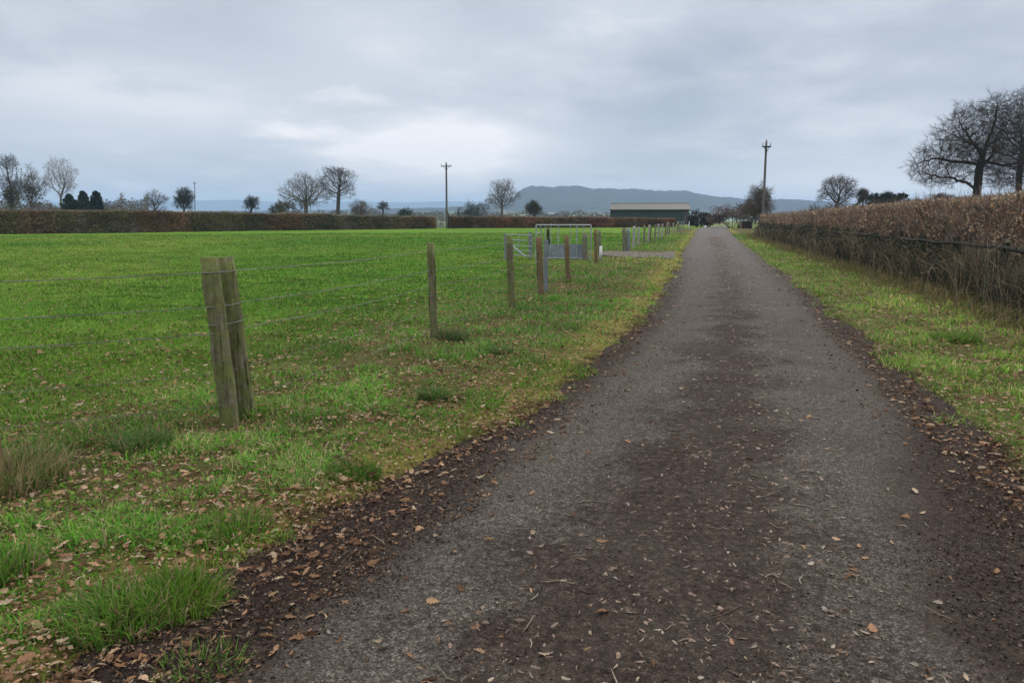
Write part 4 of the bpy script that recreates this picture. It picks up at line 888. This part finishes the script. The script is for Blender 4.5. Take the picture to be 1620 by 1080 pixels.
# ------------------------------------------------------------------ poles
def pole(px, top, Yv, label, arm=8, r=.15, name='telegraph_pole', m=W_pole, ang=0):
    B = at_tree(px[0], Yv); T = PD(px[1], top, Yv) - B; root = empty(name, B, label=label, cat='pole', group='wooden wire poles')
    z = np.linspace(0, 1, 9)[:, None]; MB().tube(np.array([0, 0, -.3]) + (T - np.array([0, 0, -.3])) * z, r * (1 - .3 * z[:, 0]), 10, True).build('pole', m, root, True)
    w = arm * Yv / F; b = MB(); b.box(T + np.array([0, -r, -.45]), (w * 2, .1, .12), ang); b.build('crossarm', W_dark, root)
    for sx in (-.92, .92):
        c = T + np.array([sx * w * math.cos(ang), -r + sx * w * math.sin(ang), -.39]); MB().tube([c, c + [0, 0, .10], c + [0, 0, .14], c + [0, 0, .24]], [.015, .035, .025, .03], 8, True).build('insulator', W_dark, root, True)
    MB().tube([T + [0, 0, -.02], T + [0, 0, .08], T + [0, 0, .16]], [.03, .045, .03], 8, True).build('insulator', W_dark, root, True)
    for sx in (-1, 1):
        MB().tube([T + [sx * w * .55, -r, -.5], T + [0, -r * .9, -1.0]], .025, 5, True).build('arm_brace', W_dark, root)
    return root
pl = pole((706.5, 706), 258, 108, 'tall pale pole with a crossarm standing in the field hedge', 8, .17)
MB().tube([[.25, .3, -.2], [.2, .25, 1.6], [.05, .2, 2.6]], [.24, .2, .12], 8, True, jit=.25).build('ivy_sleeve', simple('ivy_dark', (.015, .016, .013), (.045, .04, .035), 6, .9, bs=1, bd=.08), pl)
pole((1207, 1212.5), 224, 66, 'tall dark wooden pole beside the lane on the right', 6.5, .125)
pole((308, 308), 288, 260, 'thin distant pole above the ivy-covered tree', 3, .16)
# trough by the pole
c0 = P(694, 361); tk_ = empty('water_tank', (c0[0], c0[1], 0), label='pale grey-green tank at the foot of the pole in the hedge', cat='tank')
mt = simple('tank_mat', (.19, .22, .17), (.28, .30, .24), 3, .7)
b = MB(); V = np.array([[-.95, -.4, 0], [.95, -.4, 0], [.95, .4, 0], [-.95, .4, 0], [-.92, -.38, .62], [.92, -.38, .62], [.92, .38, .62], [-.92, .38, .62], [-.7, -.25, 1.0], [.8, -.25, 1.05], [.8, .25, 1.05], [-.7, .25, 1.0]])
b.add(V, [np.array([[0, 1, 5, 4], [1, 2, 6, 5], [2, 3, 7, 6], [3, 0, 4, 7], [4, 5, 9, 8], [5, 6, 10, 9], [6, 7, 11, 10], [7, 4, 8, 11], [8, 9, 10, 11]])]); b.build('tank_body', mt, tk_)
b = MB(); b.tube([[.45, -.32, .78], [.45, -.52, .70]], .1, 10, True); b.build('outlet', W_dark, tk_)
# small things at the lane end
o = P(1090, 361); MB_ = MB(); MB_.box((0, 0, .45), (.12, .12, 1.1)); m_ = MB_.build('marker_post', simple('white_plastic', (.6, .62, .64), (.75, .77, .78), 5, .6)); m_.location = (o[0], o[1], 0); tag(m_, 'small white marker post right of the barn', 'marker post')
MB().box((0, -.065, .8), (.13, .012, .14)).build('reflector', simple('grey_band', (.3, .33, .38), (.4, .43, .48), 5, .5), m_)
o = P(1116, 361); n_ = 120; u = unit(n_)
st_ = MB(); st_.tube([[0, 0, -.05], [0, 0, .05], [0, 0, .25], [0, 0, .38], [0, 0, .42]], [.22, .27, .24, .14, .03], 10, True, jit=.2); s_ = st_.build('white_stone', simple('white_stone_mat', (.62, .62, .55), (.8, .8, .74), 6, .8), None, True); s_.location = (o[0], o[1], 0); tag(s_, 'white-painted boulder at the far left bend of the lane', 'stone')
o = P(1180, 362.5); w = empty('log_shelter', (o[0], o[1], 0), label='small brown open-fronted box where the right verge ends', cat='shelter')
mbw = simple('brown_board', (.10, .06, .045), (.19, .12, .09), 6, .9, stretch=(1, 1, 8)); 
b = MB(); b.box((-.72, 0, .55), (.08, .9, 1.1)); b.box((.72, 0, .55), (.08, .9, 1.1)); b.box((0, .45, .55), (1.36, .06, 1.1)); b.build('wall', mbw, w)
b = MB(); b.box((0, 0, 1.15), (1.7, 1.15, .08)); b.build('roof', simple('pale_board', (.25, .19, .15), (.35, .27, .22), 5, .9), w)
# ------------------------------------------------------------------ barn
Yv = 180; bL = PD(966, 345, Yv)[0]; bR = PD(1088, 345, Yv)[0]; ez = PD(1000, 331.5, Yv)[2]; dp = 13; rz_ = PD(1000, 322.5, Yv + dp / 2)[2]; Wb = bR - bL; g0 = float(gz((bL + bR) / 2, Yv))
barn = empty('barn', ((bL + bR) / 2, Yv, g0), label='long low dark green steel barn with a pale roof behind the hedge', cat='barn')
def clad(name, c1, c2, sc):
    m, nt, b = mat_new(name, .55, .3); w = N(nt, 'ShaderNodeTexWave', wave_type='BANDS', bands_direction='X'); w.inputs['Scale'].default_value = sc; L(nt, obj_co(nt), w.inputs['Vector'])
    c = mix(nt, noise(nt, .5, 5, .6, obj_co(nt)), c1, c2); c = mix(nt, .35, c, ramp(nt, w.outputs['Fac'], [(0, .55), (1, 1.2)]), 'MULTIPLY'); L(nt, c, b.inputs['Base Color']); bump(nt, b, w.outputs['Fac'], .6, .04); return m
barn.rotation_euler.z = -.18
e0, r0 = ez - g0, rz_ - g0; hw = Wb / 2
V = np.array([[-hw, 0, -.3], [hw, 0, -.3], [hw, dp, -.3], [-hw, dp, -.3], [-hw, 0, e0], [hw, 0, e0], [hw, dp, e0], [-hw, dp, e0], [-hw, dp / 2, r0 - .08], [hw, dp / 2, r0 - .08]])
mesh('wall', V, [np.array([[0, 1, 5, 4], [2, 3, 7, 6], [1, 2, 6, 5], [3, 0, 4, 7]]), np.array([[5, 6, 9], [7, 4, 8]])], clad('green_cladding', (.028, .044, .030), (.040, .056, .040), 3.2), barn)
def slab(a, b2, c, d, t=.1):
    V = np.array([a, b2, c, d], float); V = np.vstack([V, V + [0, 0, t]]); return V, np.array([[3, 2, 1, 0], [4, 5, 6, 7], [0, 1, 5, 4], [1, 2, 6, 5], [2, 3, 7, 6], [3, 0, 4, 7]])
b = MB(); 
for a in (slab((-hw - .25, -.35, e0 - .07), (hw + .25, -.35, e0 - .07), (hw + .25, dp / 2, r0), (-hw - .25, dp / 2, r0)), slab((hw + .25, dp + .35, e0 - .07), (-hw - .25, dp + .35, e0 - .07), (-hw - .25, dp / 2, r0), (hw + .25, dp / 2, r0))): b.add(a[0], [a[1]])
b.build('roof', clad('fibre_roof', (.058, .058, .044), (.09, .088, .066), 2.6), barn)
b = MB(); b.tube([[-hw - .25, -.42, e0 - .12], [hw + .25, -.42, e0 - .12]], .09, 8, True); b.build('gutter', W_dark, barn)
b = MB(); b.tube([[-hw - .25, dp / 2, r0 + .14], [hw + .25, dp / 2, r0 + .14]], .13, 8, True); b.build('ridge_cap', clad('ridge_mat', (.14, .145, .12), (.2, .2, .17), 1), barn)
b = MB(); b.box((hw * .93, -.04, e0 * .45), (hw * .13, .06, e0 * .9)); b.build('dark_bay_panel', simple('dark_bay_brown', (.05, .045, .045), (.09, .08, .075), 4, .7), barn)  # dark brown panel standing in for the shade inside the open end bay
for k in range(5):
    MB().tube([[-hw + .06 + (2 * hw - .12) * k / 4, -.06, -.2], [-hw + .06 + (2 * hw - .12) * k / 4, -.06, e0 - .2]], .05, 6, True).build('downpipe', W_dark, barn)
# ------------------------------------------------------------------ hills
def hills(name, label, prof, Yc, half, m, step=None, rough=6.0, basez=-27):
    px = np.array([a for a, _ in prof], float); py = np.array([b_ for _, b_ in prof], float)
    n = 420; pxx = np.linspace(px[0], px[-1], n); pyy = np.interp(pxx, px, py); X = (pxx - 810) / F * Yc; Zc = np.array([PD(a, c, Yc)[2] for a, c in zip(pxx, pyy)])
    t = np.linspace(-1, 1, 61); V = []
    for tt in t:
        s = np.cos(tt * math.pi / 2) ** 1.3 if abs(tt) < 1 else 0
        Yr = Yc + tt * half; xx = X * (1 + .0 * tt); nz = (fbm(xx, xx * 0 + tt * half, half * .25, 121, 5) - .5) * (1 - s) * s * 4 * (Zc.max() - basez) * .25
        bump_ = (vn(xx, xx * 0 + tt * half, rough * 3, 125) - .5) * rough + (vn(xx, xx * 0 + tt * half, rough * 1.2, 127) - .5) * rough * .7
        V.append(np.c_[xx, xx * 0 + Yr, basez - 3 + (Zc - basez + 3) * s + nz + bump_ * s])
    V = np.stack(V).reshape(-1, 3); i = (np.arange(60)[:, None] * n + np.arange(n - 1)[None]).ravel()
    o = mesh(name, V, [np.stack([i, i + 1, i + n + 1, i + n], -1)], m, smooth=True); tag(o, label, 'hills', kind='structure'); return o
def hill_mat(name, sc):
    m, nt, b = mat_new(name, 1, .05); p = pos(nt)
    v = N(nt, 'ShaderNodeTexVoronoi', feature='F1'); v.inputs['Scale'].default_value = sc; L(nt, p, v.inputs['Vector']); sp = N(nt, 'ShaderNodeSeparateColor'); L(nt, v.outputs['Color'], sp.inputs[0])
    fields = ramp(nt, sp.outputs[0], [(0, (.06, .08, .04)), (.4, (.20, .27, .10)), (.7, (.38, .38, .2)), (1, (.05, .07, .035))])
    wood = ramp(nt, noise(nt, sc * 12, 4, .7, p), [(.35, (.010, .013, .009)), (.65, (.06, .055, .035))])
    z = N(nt, 'ShaderNodeSeparateXYZ'); L(nt, p, z.inputs[0]); w = M2(nt, 'ADD', M2(nt, 'MULTIPLY', z.outputs[2], .012), noise(nt, sc * 1.3, 5, .65, p))
    L(nt, mix(nt, ramp(nt, w, [(.55, 0), (.72, 1)]), fields, wood), b.inputs['Base Color']); return m
main = [(700, 346), (760, 338), (800, 322), (815, 311), (825, 301), (838, 296.5), (870, 296), (900, 296.5), (912, 295.5), (925, 299), (960, 300), (1000, 301), (1030, 303), (1070, 303), (1100, 310), (1140, 314), (1180, 317), (1230, 317), (1270, 319), (1290, 322), (1330, 328), (1400, 335), (1500, 345)]
hills('hills', 'long wooded ridge rising behind the barn', main, 2900, 900, hill_mat('ridge_mat_far', .005), rough=11)
far = [(-900, 322), (-400, 316), (-100, 319), (150, 321), (310, 317.5), (390, 317), (450, 320), (560, 319), (640, 321), (700, 319), (790, 320), (900, 322), (1200, 330), (1500, 326), (1900, 322), (2500, 318)]
hills('hills', 'low blue hills along the horizon at the left', far, 7600, 1700, hill_mat('distant_mat', .0016), rough=9)
nearr = [(-700, 337), (-200, 334), (150, 333), (330, 334), (450, 335), (600, 331), (700, 329), (770, 324), (800, 328), (870, 336), (1100, 338), (1300, 336), (1700, 334), (2300, 336)]
hills('hills', 'low grey-green rise in front of the blue hills', nearr, 2300, 420, hill_mat('rise_mat', .006), rough=5)
# ------------------------------------------------------------------ haze
hz = MB(); hz.box((0, 0, 66), (25000, 25000, 200)); ho = hz.build('haze', bpy.data.materials.new('haze_mat')); tag(ho, 'thin winter haze over the fields', 'haze', kind='stuff')
m = ho.data.materials[0]; m.use_nodes = True; nt = m.node_tree; nt.nodes.clear(); out = nt.nodes.new('ShaderNodeOutputMaterial'); pv = nt.nodes.new('ShaderNodeVolumePrincipled')
pv.inputs['Color'].default_value = (.50, .70, 1.0, 1); pv.inputs['Density'].default_value = 2.3e-4; pv.inputs['Anisotropy'].default_value = 0
L(nt, pv.outputs[0], out.inputs['Volume'])
# ------------------------------------------------------------------ sky
SUN_EL, SUN_AZ = math.radians(38), math.radians(35)   # azimuth from +Y towards +X
w = bpy.data.worlds.new('World'); SC.world = w; w.use_nodes = True; nt = w.node_tree; bg = nt.nodes['Background']
tc = N(nt, 'ShaderNodeTexCoord').outputs['Generated']; nrmz = N(nt, 'ShaderNodeVectorMath', operation='NORMALIZE'); L(nt, tc, nrmz.inputs[0]); dirv = nrmz.outputs[0]
sx = N(nt, 'ShaderNodeSeparateXYZ'); L(nt, dirv, sx.inputs[0]); zz = M2(nt, 'MAXIMUM', sx.outputs[2], 0.0)
den = M2(nt, 'ADD', zz, .17); cx_ = M2(nt, 'DIVIDE', sx.outputs[0], den); cy_ = M2(nt, 'DIVIDE', sx.outputs[1], den); cv = N(nt, 'ShaderNodeCombineXYZ'); L(nt, cx_, cv.inputs[0]); L(nt, cy_, cv.inputs[1])
n1_ = noise(nt, .6, 8, .55, cv.outputs[0], .2); n2_ = noise(nt, 2.4, 8, .55, cv.outputs[0], .2)
f_ = M2(nt, 'ADD', M2(nt, 'MULTIPLY', n1_, .55), M2(nt, 'MULTIPLY', n2_, .45))
def blob(px, py, wx, amp, sq=.5):
    """a thinner, brighter patch of cloud around one direction of the sky"""
    d = ray(px, py); d /= np.linalg.norm(d); s1 = N(nt, 'ShaderNodeVectorMath', operation='SUBTRACT'); L(nt, dirv, s1.inputs[0]); s1.inputs[1].default_value = d
    s2 = N(nt, 'ShaderNodeVectorMath', operation='MULTIPLY'); L(nt, s1.outputs[0], s2.inputs[0]); s2.inputs[1].default_value = (1 / wx, 1 / wx, 1 / (wx * sq))
    l = N(nt, 'ShaderNodeVectorMath', operation='LENGTH'); L(nt, s2.outputs[0], l.inputs[0])
    e = M2(nt, 'SUBTRACT', 1.0, M2(nt, 'ADD', l.outputs['Value'], M2(nt, 'MULTIPLY', M2(nt, 'SUBTRACT', f_, .5), 3.6)), True)
    return M2(nt, 'MULTIPLY', M2(nt, 'POWER', e, 1.3), amp)
acc = M2(nt, 'MULTIPLY', M2(nt, 'SUBTRACT', f_, .5), 2.1)
for q_ in ((690, 235, .24, 1.0, .3), (600, 75, .16, .28, .5), (130, 130, .4, .32, .35), (1300, 200, .28, .22, .3), (1400, 300, .34, .6, .13), (330, 180, .25, .18, .3), (1100, 90, .25, -.18, .4), (250, 60, .3, -.2, .25), (1100, 200, .3, -.22, .3), (300, 250, .3, -.12, .25), (1550, 60, .25, -.12, .4)):
    acc = M2(nt, 'ADD', acc, blob(*q_))
cl = ramp(nt, M2(nt, 'ADD', acc, .44), [(.0, (.42, .475, .56)), (.3, (.515, .56, .64)), (.6, (.65, .685, .75)), (1.0, (.98, .955, .97))])
# overcast luminance grows towards the zenith
up_ = ramp(nt, zz, [(.34, 0), (.9, 1)]); cl = mix(nt, up_, cl, (.66, .66, .66)); lum = M2(nt, 'ADD', 1.0, M2(nt, 'MULTIPLY', up_, 1.9)); cl = mix(nt, 1.0, cl, lum, 'MULTIPLY')
sky = N(nt, 'ShaderNodeTexSky', sky_type='NISHITA'); sky.sun_disc = False; sky.sun_elevation = SUN_EL; sky.sun_rotation = SUN_AZ
bg2 = N(nt, 'ShaderNodeBackground'); L(nt, sky.outputs[0], bg2.inputs[0]); bg2.inputs[1].default_value = .05
L(nt, cl, bg.inputs[0]); bg.inputs[1].default_value = 1.07
mx = N(nt, 'ShaderNodeMixShader'); mx.inputs[0].default_value = .12; L(nt, bg.outputs[0], mx.inputs[1]); L(nt, bg2.outputs[0], mx.inputs[2]); L(nt, mx.outputs[0], nt.nodes['World Output'].inputs[0])
sl = bpy.data.lights.new('sun', 'SUN'); sl.energy = 1.2; sl.angle = math.radians(25); sl.color = (1, .93, .82); so = bpy.data.objects.new('sun', sl); link(so)
sd = Vector((math.sin(SUN_AZ) * math.cos(SUN_EL), math.cos(SUN_AZ) * math.cos(SUN_EL), math.sin(SUN_EL))); so.rotation_euler = sd.to_track_quat('Z', 'Y').to_euler(); so.location = (0, 0, 30)
# ------------------------------------------------------------------ camera and render settings
cam = bpy.data.cameras.new('camera'); cam.sensor_width = 36; cam.lens = 36 * F / 1620; cam.clip_end = 40000; cam.clip_start = .05
co = bpy.data.objects.new('camera', cam); link(co); co.location = (0, 0, HC); co.rotation_euler = (math.pi / 2 - TH, 0, 0); SC.camera = co
SC.view_settings.view_transform = 'Standard'; SC.view_settings.look = 'None'; SC.view_settings.exposure = .1; SC.view_settings.gamma = 1
SC.render.engine = 'CYCLES'; SC.cycles.use_denoising = True; SC.cycles.volume_bounces = 1; SC.cycles.max_bounces = 6; SC.cycles.diffuse_bounces = 3; SC.cycles.transmission_bounces = 3
try: SC.cycles.denoiser = 'OPENIMAGEDENOISE'
except Exception: pass
